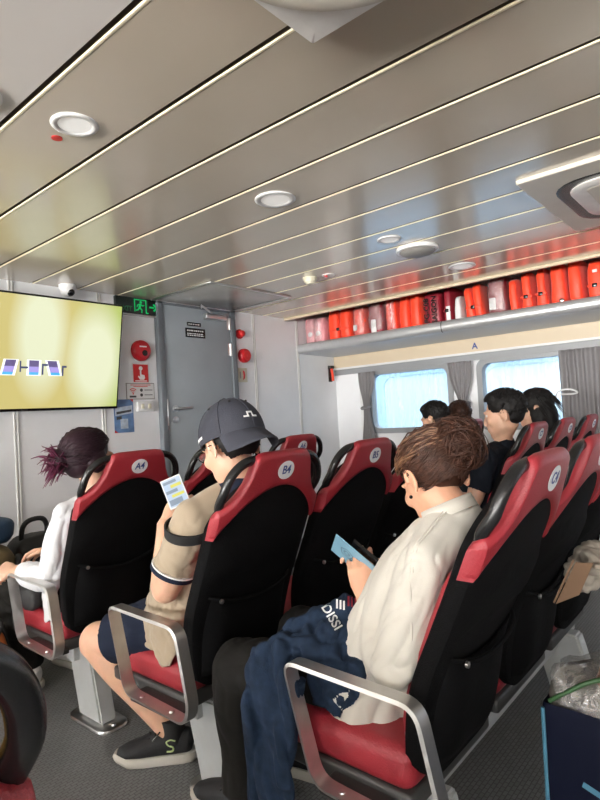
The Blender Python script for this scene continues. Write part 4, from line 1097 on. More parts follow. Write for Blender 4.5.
# keep the face and ears free
bmx = bmesh.new(); bmx.from_mesh(hb_)
def in_face(p):
    q = HR.transposed() @ (p-HC)
    return (q.y > .078 - .25*max(0, q.z-.06) and q.z < .085) or (q.z < .012 and q.y > -.018) or (q.z < -.062)
bmesh.ops.delete(bmx, geom=[v for v in bmx.verts if in_face(v.co)], context='VERTS'); bmx.to_mesh(hb_); bmx.free()
hb_.materials.clear(); hb_.materials.append(MT['hair_brown']); hair = link('hair', hb_, wm, True)
m = MB()
def hair_strands(m, C, R, s, target, N, r, hairline, jitter=.006, lift=1.06, end_r=.03, seedv=1, light=None):
    random.seed(seedv)
    for i in range(N):
        th, ph = hairline(random.random()); p0 = on_head(C, R, s, th, ph, 1.05)
        tgt = V(target) + V((random.gauss(0,1), random.gauss(0,1), random.gauss(0,1))).normalized()*end_r*random.random()
        q0 = R.transposed()@(p0-V(C)); q1 = R.transposed()@(tgt-V(C)); pts = []
        ph1 = random.uniform(0,6); w = random.uniform(.3,1)*jitter
        for k in range(10):
            t = k/9; q = q0.lerp(q1, t); c = V((0,-.010,.035))*s; d = q-c
            e = math.sqrt((d.x/(.080*s))**2+(d.y/(.102*s))**2+(d.z/(.086*s))**2)
            lf = lift + random.uniform(-.02,.03)
            if e < lf: d = d*(lf/max(e,.05))
            p = c+d + V((math.sin(ph1+t*5), math.cos(ph1*2+t*4), math.sin(ph1*3+t*6)))*w*math.sin(PI*t)
            pts.append(V(C)+R@p)
        strand(m, pts, r*random.uniform(.6,1.3))
def hl(u):      # from left nape round the forehead to the right nape
    th = (-2.55 + 5.1*u); a = abs(th)
    ph = interp([(0,.62),(.6,.50),(1.0,.15),(1.35,-.12),(1.7,-.42),(2.1,-.75),(2.6,-.95)], a) + random.uniform(-.05,.25)
    return th, ph
hair_strands(m, HC, HR, .97, BUN, 900, .0017, hl, .006, 1.07, .04, 5)
hair_strands(m, HC, HR, .97, BUN, 420, .0018, lambda u: ((1 if random.random() < .5 else -1)*random.uniform(1.5, PI), random.uniform(-.95,-.35)), .004, 1.07, .04, 15)
for i in range(260):      # flyaway loops of the bun
    u = V((random.gauss(0,1), random.gauss(0,1), random.gauss(0,1))).normalized(); v = u.orthogonal().normalized(); w_ = u.cross(v)
    a0 = random.uniform(0, 6.28); rr_ = random.uniform(.032,.062); pts = []
    for k in range(11):
        a = a0 + k*.32; pts.append(BUN + u*random.uniform(.008,.014)*math.sin(k*.6) + (v*math.cos(a)*1.1 + w_*math.sin(a)*.9)*rr_*(1+.02*k))
    strand(m, pts, random.uniform(.0013,.0026))
m.build('hair_strands', 'hair_brown', hair, angle=180, world=True)
m = MB()
hair_strands(m, HC, HR, .97, BUN, 55, .0022, lambda u: (-.55-.75*u, random.uniform(.15,.6)-.25*u), .005, 1.075, .04, 9)
m.build('light_strands', 'hair_light', hair, angle=180, world=True)
m = MB(); m.tube(crv([HC+HR@V((-.05,.045,.098)), HC+HR@V((-.02,.050,.122)), HC+HR@V((.03,.045,.120))], 5), [.004]*3+[.007]*8, 8); m.build('hair_clip', 'maroon', hair, world=True)
m = MB(); m.ellipsoid(HC+HR@V((-.0865,-.002,-.044)), (.0045,)*3); m.build('earring', 'earring', wm, world=True)

# card and phone in her hands
cdv = thing('card', 'pale blue card with two black line drawings held by the cream-shirted woman', 'card', (1.22,.86,.80))
a = V((1.195,.903,.855)); ux = (V((1.225,.793,.765))-a).normalized(); uy0 = V((-.97,-1.08,1.0)); uy = (uy0-ux*uy0.dot(ux)).normalized(); wv = ux.cross(uy); a = a - ux*.010 + uy*.006
cf = lambda u, v, w: a + ux*u + uy*v + wv*w
m = MB(); m.prism([(0,-.108),(.145,-.108),(.145,0),(0,0)], cf, .0025); m.build('sheet', 'card', cdv, smooth=False, world=True)
for cx, cz, r_ in ((.046,-.052,.018), (.084,-.050,.015)):
    m = MB(); w0 = -.0006 if wv.dot(EYE-a) < 0 else .0026
    def rg(rad, wd, wob=0): 
        n = 28; return [[cf(cx+(rad+q+wob*math.sin(5*2*PI*i/n))*math.cos(2*PI*i/n), cz+(rad+q+wob*math.sin(5*2*PI*i/n))*math.sin(2*PI*i/n), w0) for i in range(n)] for q in (0, wd)]
    m.grid_surface(rg(r_, .0022, .0015), True); m.grid_surface(rg(r_*.45, .002), True)
    for dx in (-.35, .35): m.grid_surface([[cf(cx+dx*r_+x_*r_, cz+.2*r_+y_*r_, w0) for x_, y_ in ((-.08,-.1),(.08,-.1),(.08,.1),(-.08,.1))][:2], [cf(cx+dx*r_+x_*r_, cz+.2*r_+y_*r_, w0) for x_, y_ in ((-.08,-.1),(.08,-.1),(.08,.1),(-.08,.1))][:1:-1]])
    m.build('line_drawing', 'card_ink', cdv, smooth=False, world=True)
ph = thing('mobile_phone', 'dark mobile phone behind the pale blue card in her hand', 'phone', (1.25,.84,.78))
m = MB(); o2 = a + wv*(.020 if wv.dot(EYE-a) < 0 else -.020) + ux*.045 + uy*.004
cf2 = lambda u, v, w: o2 + ux*u + uy*v + wv*w
m.prism([(0,-.07),(.140,-.07),(.140,0),(0,0)], cf2, .007); m.build('case', 'black', ph, smooth=False, world=True)
m = MB(); m.prism([(.004,-.066),(.136,-.066),(.136,-.004),(.004,-.004)], lambda u, v, w: cf2(u, v, .0072+w if wv.dot(EYE-a) < 0 else -.0006-w), .0004); m.build('screen', 'screen_grey', ph, smooth=False, world=True)

# denim jacket over her lap
dj = thing('denim_jacket', 'blue denim jacket with white lettering draped over her lap and the armrest side', 'jacket', (1.13,1.0,.5))
m = MB()
m.loft([(V((1.22,.84,.600)),.08,.05),(V((1.20,.90,.610)),.12,.05),(V((1.16,.97,.590)),.14,.055),(V((1.12,1.03,.565)),.12,.050),(V((1.10,1.07,.54)),.10,.045)], EX, 22)
m.loft([(V((1.235,.855,.655)),.030,.035),(V((1.215,.91,.660)),.045,.045),(V((1.17,.98,.625)),.050,.048),(V((1.12,1.05,.575)),.045,.045)], EX, 18)
m.tube(crv([(1.10,.92,.60),(1.07,.97,.61),(1.045,1.02,.585),(1.02,1.05,.53)], 5), [.034]*16, 14)
m.loft([(V((1.10,.86,.60)),.09,.025),(V((1.088,.87,.53)),.085,.02),(V((1.083,.89,.45)),.05,.016)], EY, 20)
m.loft([(V((1.035,.99,.565)),.10,.025),(V((1.005,1.005,.50)),.095,.024),(V((.998,1.01,.40)),.090,.022),(V((.997,1.01,.28)),.085,.022),(V((1.0,1.0,.17)),.07,.02),(V((1.0,.99,.09)),.05,.016)], EY, 22)
m.loft([(V((1.02,1.05,.54)),.040,.03),(V((.99,1.055,.46)),.036,.028),(V((.985,1.05,.34)),.032,.026),(V((.985,1.045,.22)),.028,.022)], EY, 18)
m.loft([(V((1.02,.93,.55)),.035,.03),(V((.992,.945,.44)),.030,.026),(V((.987,.95,.30)),.028,.024)], EY, 18)
f1 = folds((.12,.30,1), 3.5, 17, .020, 2); f2 = folds((.6,.5,-.4), 5, 15, .019, 8)
cloth = fused('cloth', m, .007, 'denim', dj, 4, lambda co, n: f1(co, n) if co.x < 1.035 else f2(co, n))
# lettering and stripes on the folded sleeve
bpy.context.view_layer.update()
def project_text(s, size, base, ux, uy, mt, parent, target, name='lettering', offset=.001):
    me = text_mesh(s, size, 0, offset); ux = V(ux).normalized(); uy = V(uy).normalized(); last = V(base)
    for v in me.vertices:
        p = V(base)+ux*v.co.x+uy*v.co.y; d = (p-EYE).normalized(); q = on_mesh(target, p-d*.35, d, .003)
        v.co = q if q is not None else p
    me.materials.clear(); me.materials.append(MT[mt]); return link(name, me, parent, True)
tdir = (rr*.50-uu*.85).normalized(); tup = (rr*.85+uu*.50).normalized()
lt = project_text('DISSI', .034, V((1.185,.895,.662))-rr*.032-uu*.012, tdir, tup, 'paper', dj, cloth, offset=.0006)
lt.name = 'white_lettering'
def project_quad(name, p0, ux, uy, pts, mt):
    m = MB(); ux = V(ux).normalized(); uy = V(uy).normalized(); out = []
    n = 6
    def P(u, v):
        p = V(p0)+ux*u+uy*v; d = (p-EYE).normalized(); q = on_mesh(cloth, p-d*.35, d, .003); return q if q is not None else p
    (u0, v0), (u1, v1) = pts
    rows = [[P(u0+(u1-u0)*i/n, v0+(v1-v0)*k/2) for i in range(n+1)] for k in range(3)]
    m.grid_surface(rows); return m.build(name, mt, dj, world=True)
for i in range(3):
    project_quad('embroidered_stripe', V((1.20,.872,.690))-rr*.030-uu*.004, rr, uu, ((.014+.009*i, -.008-.002*i), (.019+.009*i, .018-.002*i)), 'maroon')
    project_quad('embroidered_stripe', V((1.20,.872,.690))-rr*.030-uu*.004, rr, uu, ((-.016+.009*i, -.014-.002*i), (-.011+.009*i, .010-.002*i)), 'paper')

# ---------------------------------------------------------------- man in the charcoal cap, seat B4
mn = thing('person', 'man in beige polo shirt and backwards charcoal cap looking at his phone', 'person', (1.22, 1.60, .44))
HC = V((1.225, 1.335, 1.098)); HR = frame((.12,.93,-.36))
SL, SR = V((1.100,1.385,.885)), V((1.43,1.42,.89))
EL, WL = V((1.060,1.490,.665)), V((1.145,1.590,.845))
ER, WRt = V((1.47,1.53,.675)), V((1.32,1.72,.72))
KL, AL = V((1.075,1.935,.405)), V((1.205,1.695,.09)); KR, AR = V((1.45,1.98,.455)), V((1.45,1.95,.09))
HpL, HpR = V((1.20,1.60,.50)), V((1.36,1.60,.50))
m = MB(); head_shapes(m, HC, HR, 1.05)
m.tube([V((1.26,1.335,.90)), V((1.25,1.330,.985)), V((1.235,1.330,1.05))], [.066,.061,.059], 18)
torso_shapes(m, [(V((1.27,1.60,.46)),.17,.12),(V((1.27,1.56,.58)),.16,.11),(V((1.265,1.47,.74)),.165,.10),(V((1.26,1.395,.86)),.16,.085),(V((1.26,1.36,.92)),.11,.065)], V((1,.06,0)))
arm_shapes(m, SL, EL, WL, (.054,.043,.041,.029)); arm_shapes(m, SR, ER, WRt, (.054,.043,.041,.029))
hand_shapes(m, WL, (.10,-.02,.10), (.75,.60,.0), -1, [(.6,.7,.5),(.65,.7,.5),(.7,.8,.5),(.75,.8,.5)], (.55,.7,.4), 1.0)
hand_shapes(m, WRt, (-.65,-.25,.65), (-.3,-.2,-.6), 1, [(.5,.6,.4)]*4, (.5,.7,.3), 1.0)
for Hp, K, A, T in ((HpL, KL, AL, V((-.135,.15,0))), (HpR, KR, AR, V((0,.2,0)))):
    leg_shapes(m, Hp, K, A, (.09,.066,.062,.040)); foot_shapes(m, A, A+T)
fused('body', m, .0045, 'skin_light', mn, 6); eyes(HC, HR, mn, 1.05)
m = MB()
torso_shapes(m, [(V((1.27,1.615,.445)),.205,.160),(V((1.27,1.60,.53)),.205,.160),(V((1.27,1.545,.66)),.200,.150),(V((1.265,1.465,.78)),.195,.128),(V((1.262,1.400,.86)),.185,.105),(V((1.26,1.365,.915)),.140,.082),(V((1.256,1.348,.945)),.090,.072)], V((1,.06,0)), 28)
def short_sleeve(m, S, E, r0, r1, t):
    S, E = V(S), V(E); e = S.lerp(E, t)
    m.tube([S+(S-E)*.10, S, S.lerp(e,.5), e], [r0*.8, r0, (r0+r1)/2*1.02, r1], 22); m.ellipsoid(S, (r0,)*3)
for S_ in (SL, SR): m.tube([V((1.256,1.35,.935)), V((1.256,1.355,.925)).lerp(S_,.5), S_+V((0,0,-.006))], [.068,.070,.064], 18)
short_sleeve(m, SL, EL, .064, .068, .72); short_sleeve(m, SR, ER, .064, .068, .72)
m.loft([(V((1.10,1.53,.55)),.06,.05),(V((1.075,1.53,.50)),.07,.03),(V((1.065,1.52,.445)),.06,.02),(V((1.06,1.51,.41)),.03,.012)], EY, 18)
fa = folds((.2,.9,.5), 5, 15, .009, 21); fb = folds((.4,-.3,1), 4, 13, .008, 4)
polo = fused('polo_shirt', m, .006, 'polo', mn, 5, lambda co, n: (fa(co, n)*sstep(.9,.7,co.z) + fb(co, n)*.6)*sstep(.94,.88,co.z))
def cuff(name, S, E, t, r, w, mt, parent):
    S, E = V(S), V(E); d = (E-S).normalized(); a = d.orthogonal().normalized(); b = d.cross(a); c = S.lerp(E, t); m = MB()
    rows = [[c + d*o + (a*math.cos(q)+b*math.sin(q))*(r+k) for q in [2*PI*i/36 for i in range(36)]] for o, k in ((-w/2,0),(-w/2,.004),(w/2,.004),(w/2,0),(w/2-.002,-.012),(-w/2,-.012))]
    m.grid_surface(rows, True, True); return m.build(name, mt, parent, world=True)
for S, E in ((SL, EL), (SR, ER)):
    cuff('sleeve_hem', S, E, .725, .0675, .016, 'navy', polo); cuff('sleeve_stripe', S, E, .690, .0680, .004, 'white_ink', polo)
Cn = Matrix.Rotation(-.30, 3, 'X'); c0 = V((1.252,1.338,.955))
m = MB(); m.grid_surface([ring(c0+V((0,0,dz)), rx, ry, Cn) for dz, rx, ry in ((-.022,.100,.090),(-.008,.088,.080),(.012,.078,.074),(.030,.072,.070),(.028,.068,.066),(.0,.070,.066))], True); cl = m.build('collar', 'navy', polo, angle=180, world=True)
m = MB(); m.tube(ring(c0+V((0,0,-.020)), .100, .090, Cn), .0035, 6, closed=True); m.build('collar_stripe', 'white_ink', cl, world=True)
# shoulder bag strap round the upper arm
m = MB(); d = (EL-SL).normalized(); a = V((0,.35,-1)); cS = SL.lerp(EL,.14)
ax = (V((-.2,-.3,1))).normalized(); aa = ax.orthogonal().normalized(); bb = ax.cross(aa)
rows = [[cS + ax*o + (aa*math.cos(q)+bb*math.sin(q))*(.071+k) for q in [2*PI*i/36 for i in range(36)]] for o, k in ((-.016,.0),(-.015,.006),(.015,.006),(.016,.0))]
m.grid_surface(rows, True, True); m.build('bag_strap', 'black_nylon', mn, world=True)
# shorts
m = MB()
m.loft([(V((1.27,1.57,.455)),.185,.12),(V((1.27,1.63,.485)),.19,.12),(V((1.27,1.70,.50)),.18,.10)], EX, 22)
for Hp, K in ((HpL, KL), (HpR, KR)):
    e_ = Hp.lerp(K, .80); m.tube([Hp, Hp.lerp(K,.4), e_], [.112,.105,.092], 22); m.ellipsoid(Hp, (.112,)*3)
fused('shorts', m, .006, 'navy', mn, 5, folds((0,1,.1), 6, 15, .004, 6))
up, G, d, sd = shoe(mn, AL, AL+V((-.135,.15,0)))
m = MB(); o_ = -sd if sd.dot(EYE-G) < 0 else sd
s_pts = crv([(-a_, b_) for a_, b_ in [(.030,.082),(.015,.088),(0,.080),(.006,.070),(.022,.062),(.020,.050),(.0,.048)]], 5)
pts = []
for u, z in s_pts:
    p = G+d*(.015+u)+EZ*z+o_*.12; h = on_mesh(up, p, -o_, .002); pts.append(h if h is not None else p-o_*.075)
m.tube(pts, .0032, 6); MT['shoe_mark'] = mat('pale_green_mark', (.45,.55,.25), .5); m.build('side_mark', 'shoe_mark', up, world=True)
shoe(mn, AR, AR+V((0,.2,0)))
m = MB(); m.tube([AL-EZ*.02, AL+EZ*.02, AL+EZ*.055], [.043,.043,.044], 20); m.build('sock', 'black_nylon', mn, world=True)
# short hair under the cap
m = MB(); m.ellipsoid(HC+HR@V((0,-.020,.010)), (.0815,.100,.075), HR)
hm_ = fuse(m, .006, 2); bmx = bmesh.new(); bmx.from_mesh(hm_)
def cut(p):
    q = HR.transposed() @ (p-HC); return q.y > .020 + .4*q.z or (q.y > -.035 and q.z < -.002) or q.z < -.055
bmesh.ops.delete(bmx, geom=[v for v in bmx.verts if cut(v.co)], context='VERTS'); bmx.to_mesh(hm_); bmx.free()
hm_.materials.clear(); hm_.materials.append(MT['hair_black']); link('hair', hm_, mn, True)
# cap worn backwards
capo = bpy.data.objects.new('cap', None); COL.objects.link(capo); capo.parent = mn
bpy.data.objects.remove(capo)
CC = HC + HR@V((0,-.018,.020)); CR = HR @ Matrix.Rotation(.06, 3, 'X'); ca, cb, ch = .097, .124, .126
def capP(th, ph, k=1.0):   # th from the back of the head, towards the wearer's left
    return CC + CR @ V((-ca*k*math.cos(ph)*math.sin(th), -cb*k*math.cos(ph)*math.cos(th), ch*k*math.sin(ph)**.92 if ph > 0 else ch*k*math.sin(ph)))
m = MB(); A = [[capP(2*PI*i/48, PI/2*(k/14)*.985-.06*(1-k/14)) for i in range(48)] for k in range(15)]
vv = m.grid_surface(A, True); m.bm.faces.new(vv[-1])
B_ = [[capP(2*PI*i/48, PI/2*(k/14)*.985-.06*(1-k/14), .965) for i in range(48)] for k in range(15)]
vb = m.grid_surface(B_, True); m.bm.faces.new(vb[-1])
for i in range(48): m.bm.faces.new((vv[0][i], vv[0][(i+1) % 48], vb[0][(i+1) % 48], vb[0][i]))
cap = m.build('cap', 'cap', mn, angle=70, world=True)
m = MB(); A = []; B2 = []
for k in range(9):
    ra = []; rb = []
    for i in range(25):
        th = -1.12+2.24*i/24; t = k/8; base = capP(th, -.045); out = CR @ V((0,-1,-.80)); w_ = math.cos(th*1.25)**.8 if abs(th*1.25) < PI/2 else 0
        side = CR @ V((1,0,0)); L_ = .074*(.25+.75*max(0,w_))
        arch_ = -.034*(math.sin(th)/math.sin(1.12))**2*t
        p = base + out.normalized()*L_*t + CR@V((0,0,arch_)); ra.append(p); rb.append(p - CR@V((0,0,.005)))
    A.append(ra); B2.append(rb)
m.slab(A, B2); m.build('brim', 'cap', cap, angle=70, world=True)
m = MB(); m.ellipsoid(capP(0, PI/2*.985, 1.01), (.009,.009,.006)); m.build('button', 'cap', cap, world=True)
m = MB()
for th in (0, PI/3, 2*PI/3, PI, 4*PI/3, 5*PI/3):
    m.tube([capP(th, PI/2*k/12*.97, 1.004) for k in range(13)], .0016, 5)
m.build('panel_seam', 'cap', cap, world=True)
for th in (PI/6, -PI/6, PI/2, -PI/2):
    m = MB(); p = capP(th, .86, 1.002); m.ellipsoid(p, (.004,)*3, nu=10, nv=6); m.build('eyelet', 'black', cap, world=True)
def cap_poly(polys, name, mt, k=1.010):
    m = MB()
    for p in polys: m.prism(p, lambda u, v, w: capP(u, v, k+w), .012)
    return m.build(name, mt, cap, smooth=False, world=True)
# bridge-like mark on the panel above the brim: two feet, two posts, a joined top bar on each side
u0_ = 0.05; s1 = .085
lo_ = .20
cap_poly([[(u0_+a, lo_+b) for a, b in q] for q in ([(-.24,0),(-.06,0),(-.06,.04),(-.24,.04)], [(-.105,.04),(-.06,.04),(-.06,.15),(-.105,.15)], [(-.06,.11),(.105,.11),(.105,.15),(-.06,.15)], [(.06,.0),(.105,0),(.105,.11),(.06,.11)], [(.105,0),(.24,0),(.24,.04),(.105,.04)])], 'white_mark', 'white_ink')
cap_poly([[(1.75+.055*i,.06),(1.75+.055*i+.035,.06),(1.75+.055*i+.035,.12),(1.75+.055*i,.12)] for i in range(9)], 'strap_print', 'white_ink')
# glasses
def glasses(parent, C, R, s, mt='black'):
    m = MB()
    for q in (-1, 1):
        m.tube([V(C)+R@(V((q*.033+.024*math.cos(a), .103, .002+.017*math.sin(a)))*s) for a in [2*PI*i/24 for i in range(24)]], .0022, 6, closed=True)
        m.tube(crv([V(C)+R@(V((q*.057,.101,.008))*s), V(C)+R@(V((q*.074,.085,.008))*s), V(C)+R@(V((q*.082,.02,.004))*s), V(C)+R@(V((q*.083,-.022,.0))*s), V(C)+R@(V((q*.080,-.036,-.018))*s)], 5), .0019, 6)
    m.tube([V(C)+R@(V((-.010,.105,.006))*s), V(C)+R@(V((0,.108,.009))*s), V(C)+R@(V((.010,.105,.006))*s)], .002, 6)
    g = m.build('glasses', mt, parent, world=True)
    for q in (-1, 1):
        m = MB(); m.ellipsoid(V(C)+R@(V((q*.033,.103,.002))*s), (.022*s,.0008,.016*s), R); m.build('lens', 'lens', g, world=True)
glasses(mn, HC, HR, 1.05)
# his phone
pn = thing('mobile_phone', 'mobile phone showing a chat with yellow bubbles, held by the capped man', 'phone', (1.15,1.55,.95))
tl, tr, br = V((1.125,1.590,.985)), V((1.175,1.550,1.008)), V((1.185,1.497,.944))
ux = (tr-tl).normalized(); uy = (tr-br); uy = (uy-ux*uy.dot(ux)).normalized(); wv = ux.cross(uy); 
if wv.dot(EYE-tl) < 0: wv = -wv
Wp, Hp_ = .068, .142
o_ = tl + ux*.004; pf = lambda u, v, w: o_ + ux*u - uy*v + wv*w
def pq(x0, y0, x1, y1, w, h, name, mt, parent):
    m = MB(); m.prism([(x0,y0),(x1,y0),(x1,y1),(x0,y1)], lambda u, v, t: pf(u, v, w+t), h); return m.build(name, mt, parent, smooth=False, world=True)
Hp_ = .105
pq(0,0,Wp,Hp_,-.008,.008,'case','white',pn); sc_ = pq(.003,.004,Wp-.003,Hp_-.004,0,.0004,'screen','screen_white',pn)
for x0, y0, x1, y1, mt_ in ((.006,.010,.05,.020,'screen_grey'),(.026,.026,.062,.037,'gold'),(.006,.043,.045,.054,'screen_grey'),(.020,.060,.062,.070,'gold'),(.006,.076,.05,.096,'screen_grey')):
    pq(x0,y0,x1,y1,.0005,.0003,'chat_bubble',mt_,sc_)

# ---------------------------------------------------------------- woman with purple hair, seat A4
wa = thing('person', 'woman in white shirt with dark purple clipped-up hair and glasses', 'person', (1.24, 2.4, .44))
HC = V((1.200, 2.180, 1.055)); HR = frame((.97,.10,-.10))
SL, SR = V((1.100,2.185,.835)), V((1.43,2.20,.84))
EL, WL = V((1.065,2.275,.590)), V((1.010,2.470,.600))
ER, WRt = V((1.44,2.32,.63)), V((1.215,2.520,.640))
m = MB(); head_shapes(m, HC, HR, .98)
m.tube([V((1.235,2.165,.88)), V((1.222,2.17,.95)), V((1.21,2.175,1.01))], [.056,.053,.051], 16)
torso_shapes(m, [(V((1.27,2.38,.46)),.16,.11),(V((1.265,2.33,.6)),.14,.10),(V((1.255,2.24,.76)),.14,.085),(V((1.245,2.185,.85)),.13,.07)], EX)
arm_shapes(m, SL, EL, WL, (.046,.038,.036,.026)); arm_shapes(m, SR, ER, WRt, (.046,.038,.036,.026))
hand_shapes(m, WL, (-.25,.9,.05), (.6,.0,-.7), 1, [(.7,.8,.5),(.75,.8,.5),(.8,.8,.5),(.8,.8,.5)], (.5,.7,.3), .95)
hand_shapes(m, WRt, (-.55,.6,-.05), (-.3,-.3,-.8), 1, [(.5,.6,.4)]*4, (.5,.7,.3), .95)
KLa, ALa, KRa, ARa = V((1.12,2.74,.45)), V((1.16,2.72,.09)), V((1.40,2.75,.45)), V((1.40,2.72,.09))
for Hp, K, A in ((V((1.19,2.3,.5)), KLa, ALa), (V((1.35,2.3,.5)), KRa, ARa)): leg_shapes(m, Hp, K, A); foot_shapes(m, A, A+V((-.02,.2,0)))
fused('body', m, .005, 'skin_light', wa, 5); eyes(HC, HR, wa, .98); glasses(wa, HC, HR, .98, 'pan')
m = MB()
torso_shapes(m, [(V((1.27,2.385,.44)),.19,.15),(V((1.265,2.36,.56)),.185,.14),(V((1.26,2.29,.70)),.172,.122),(V((1.255,2.225,.80)),.162,.10),(V((1.25,2.185,.855)),.13,.08),(V((1.24,2.165,.90)),.075,.062)], EX, 26)
for S_ in (SL, SR): m.tube([V((1.24,2.165,.885)), V((1.24,2.17,.875)).lerp(S_,.5), S_], [.055,.060,.054], 18)
sleeve(m, SL, EL, WL, .058, .054, .042, .82); sleeve(m, SR, ER, WRt, .066, .058, .042, .85)
m.loft([(V((1.08,2.30,.56)),.06,.03),(V((1.07,2.30,.50)),.06,.02),(V((1.065,2.29,.44)),.05,.015),(V((1.06,2.28,.41)),.03,.012)], EY, 16)
f1 = folds((.1,.5,-1), 4.5, 16, .011, 31)
fused('shirt', m, .006, 'white_shirt', wa, 4, lambda co, n: f1(co, n)*sstep(.9,.84,co.z))
m = MB(); m.loft([(V((1.27,2.26,.45)),.17,.11),(V((1.27,2.38,.49)),.18,.10)], EX, 20)
for Hp, K, A in ((V((1.17,2.32,.505)), KLa, ALa), (V((1.37,2.32,.505)), KRa, ARa)): leg_shapes(m, Hp, K, A, (.095,.08,.08,.07)); m.ellipsoid(K, (.082,)*3)
fused('trousers', m, .007, 'trousers', wa, 5, folds((0,1,0), 6, 14, .005, 2))
for A in (ALa, ARa): shoe(wa, A, A+V((-.02,.2,0)), 'white', 'rubber', False)
BUN = HC + HR@V((-.02,-.108,-.010))
m = MB(); m.ellipsoid(HC+HR@V((0,-.018,.040)), (.083,.102,.086), HR); m.ellipsoid(HC+HR@V((0,-.045,-.022)), (.066,.050,.060), HR); m.ellipsoid(BUN, (.046,.042,.050))
for q in (-1, 1): m.ellipsoid(HC+HR@V((q*.070,-.004,-.006)), (.023,.044,.055), HR)
hb_ = fuse(m, .006, 4); bmx = bmesh.new(); bmx.from_mesh(hb_)
def fa_(p):
    q = HR.transposed() @ (p-HC); return (q.y > .058 and q.z < .075)
bmesh.ops.delete(bmx, geom=[v for v in bmx.verts if fa_(v.co)], context='VERTS'); bmx.to_mesh(hb_); bmx.free()
hb_.materials.clear(); hb_.materials.append(MT['hair_purple']); hair = link('hair', hb_, wa, True)
m = MB()
def hl2(u):
    th = -2.5+5.0*u; a = abs(th); return th, interp([(0,.75),(.8,.55),(1.3,.05),(1.8,-.55),(2.6,-.95)], a)+random.uniform(-.05,.3)
hair_strands(m, HC, HR, .98, BUN, 420, .0022, hl2, .004, 1.10, .03, 21); hair_strands(m, HC, HR, .98, BUN, 260, .0022, lambda u: ((1 if random.random() < .5 else -1)*random.uniform(1.2, PI), random.uniform(-.9,-.2)), .004, 1.16, .03, 23); m.build('hair_strands', 'hair_purple', hair, angle=180, world=True)
m = MB(); random.seed(5)
for i in range(130):
    a = random.uniform(0, 6.28); o = HR@V((math.cos(a)*.6, -.35+random.uniform(-.2,.2), math.sin(a)*.9)); st = BUN+V((random.gauss(0,.018), random.gauss(0,.016), random.gauss(0,.022)))
    L_ = random.uniform(.045,.085); strand(m, [st+o*L_*k/6+V((0,0,-.02*(k/6)**2))+HR@V((0,-.004*k,0)) for k in range(7)], random.uniform(.0022,.004))
m.build('violet_hair_ends', 'hair_violet', hair, angle=180, world=True)
m = MB(); m.tube(crv([BUN+HR@V((-.03,.012,.035)), BUN+HR@V((-.045,-.012,.01)), BUN+HR@V((-.040,-.012,-.022)), BUN+HR@V((-.02,.0,-.04))], 5), .007, 8); m.build('hair_clip', 'black', hair, world=True)
m = MB(); m.ellipsoid(BUN+HR@V((-.052,.03,.01)), (.006,)*3); m.build('pearl', 'white', hair, world=True)
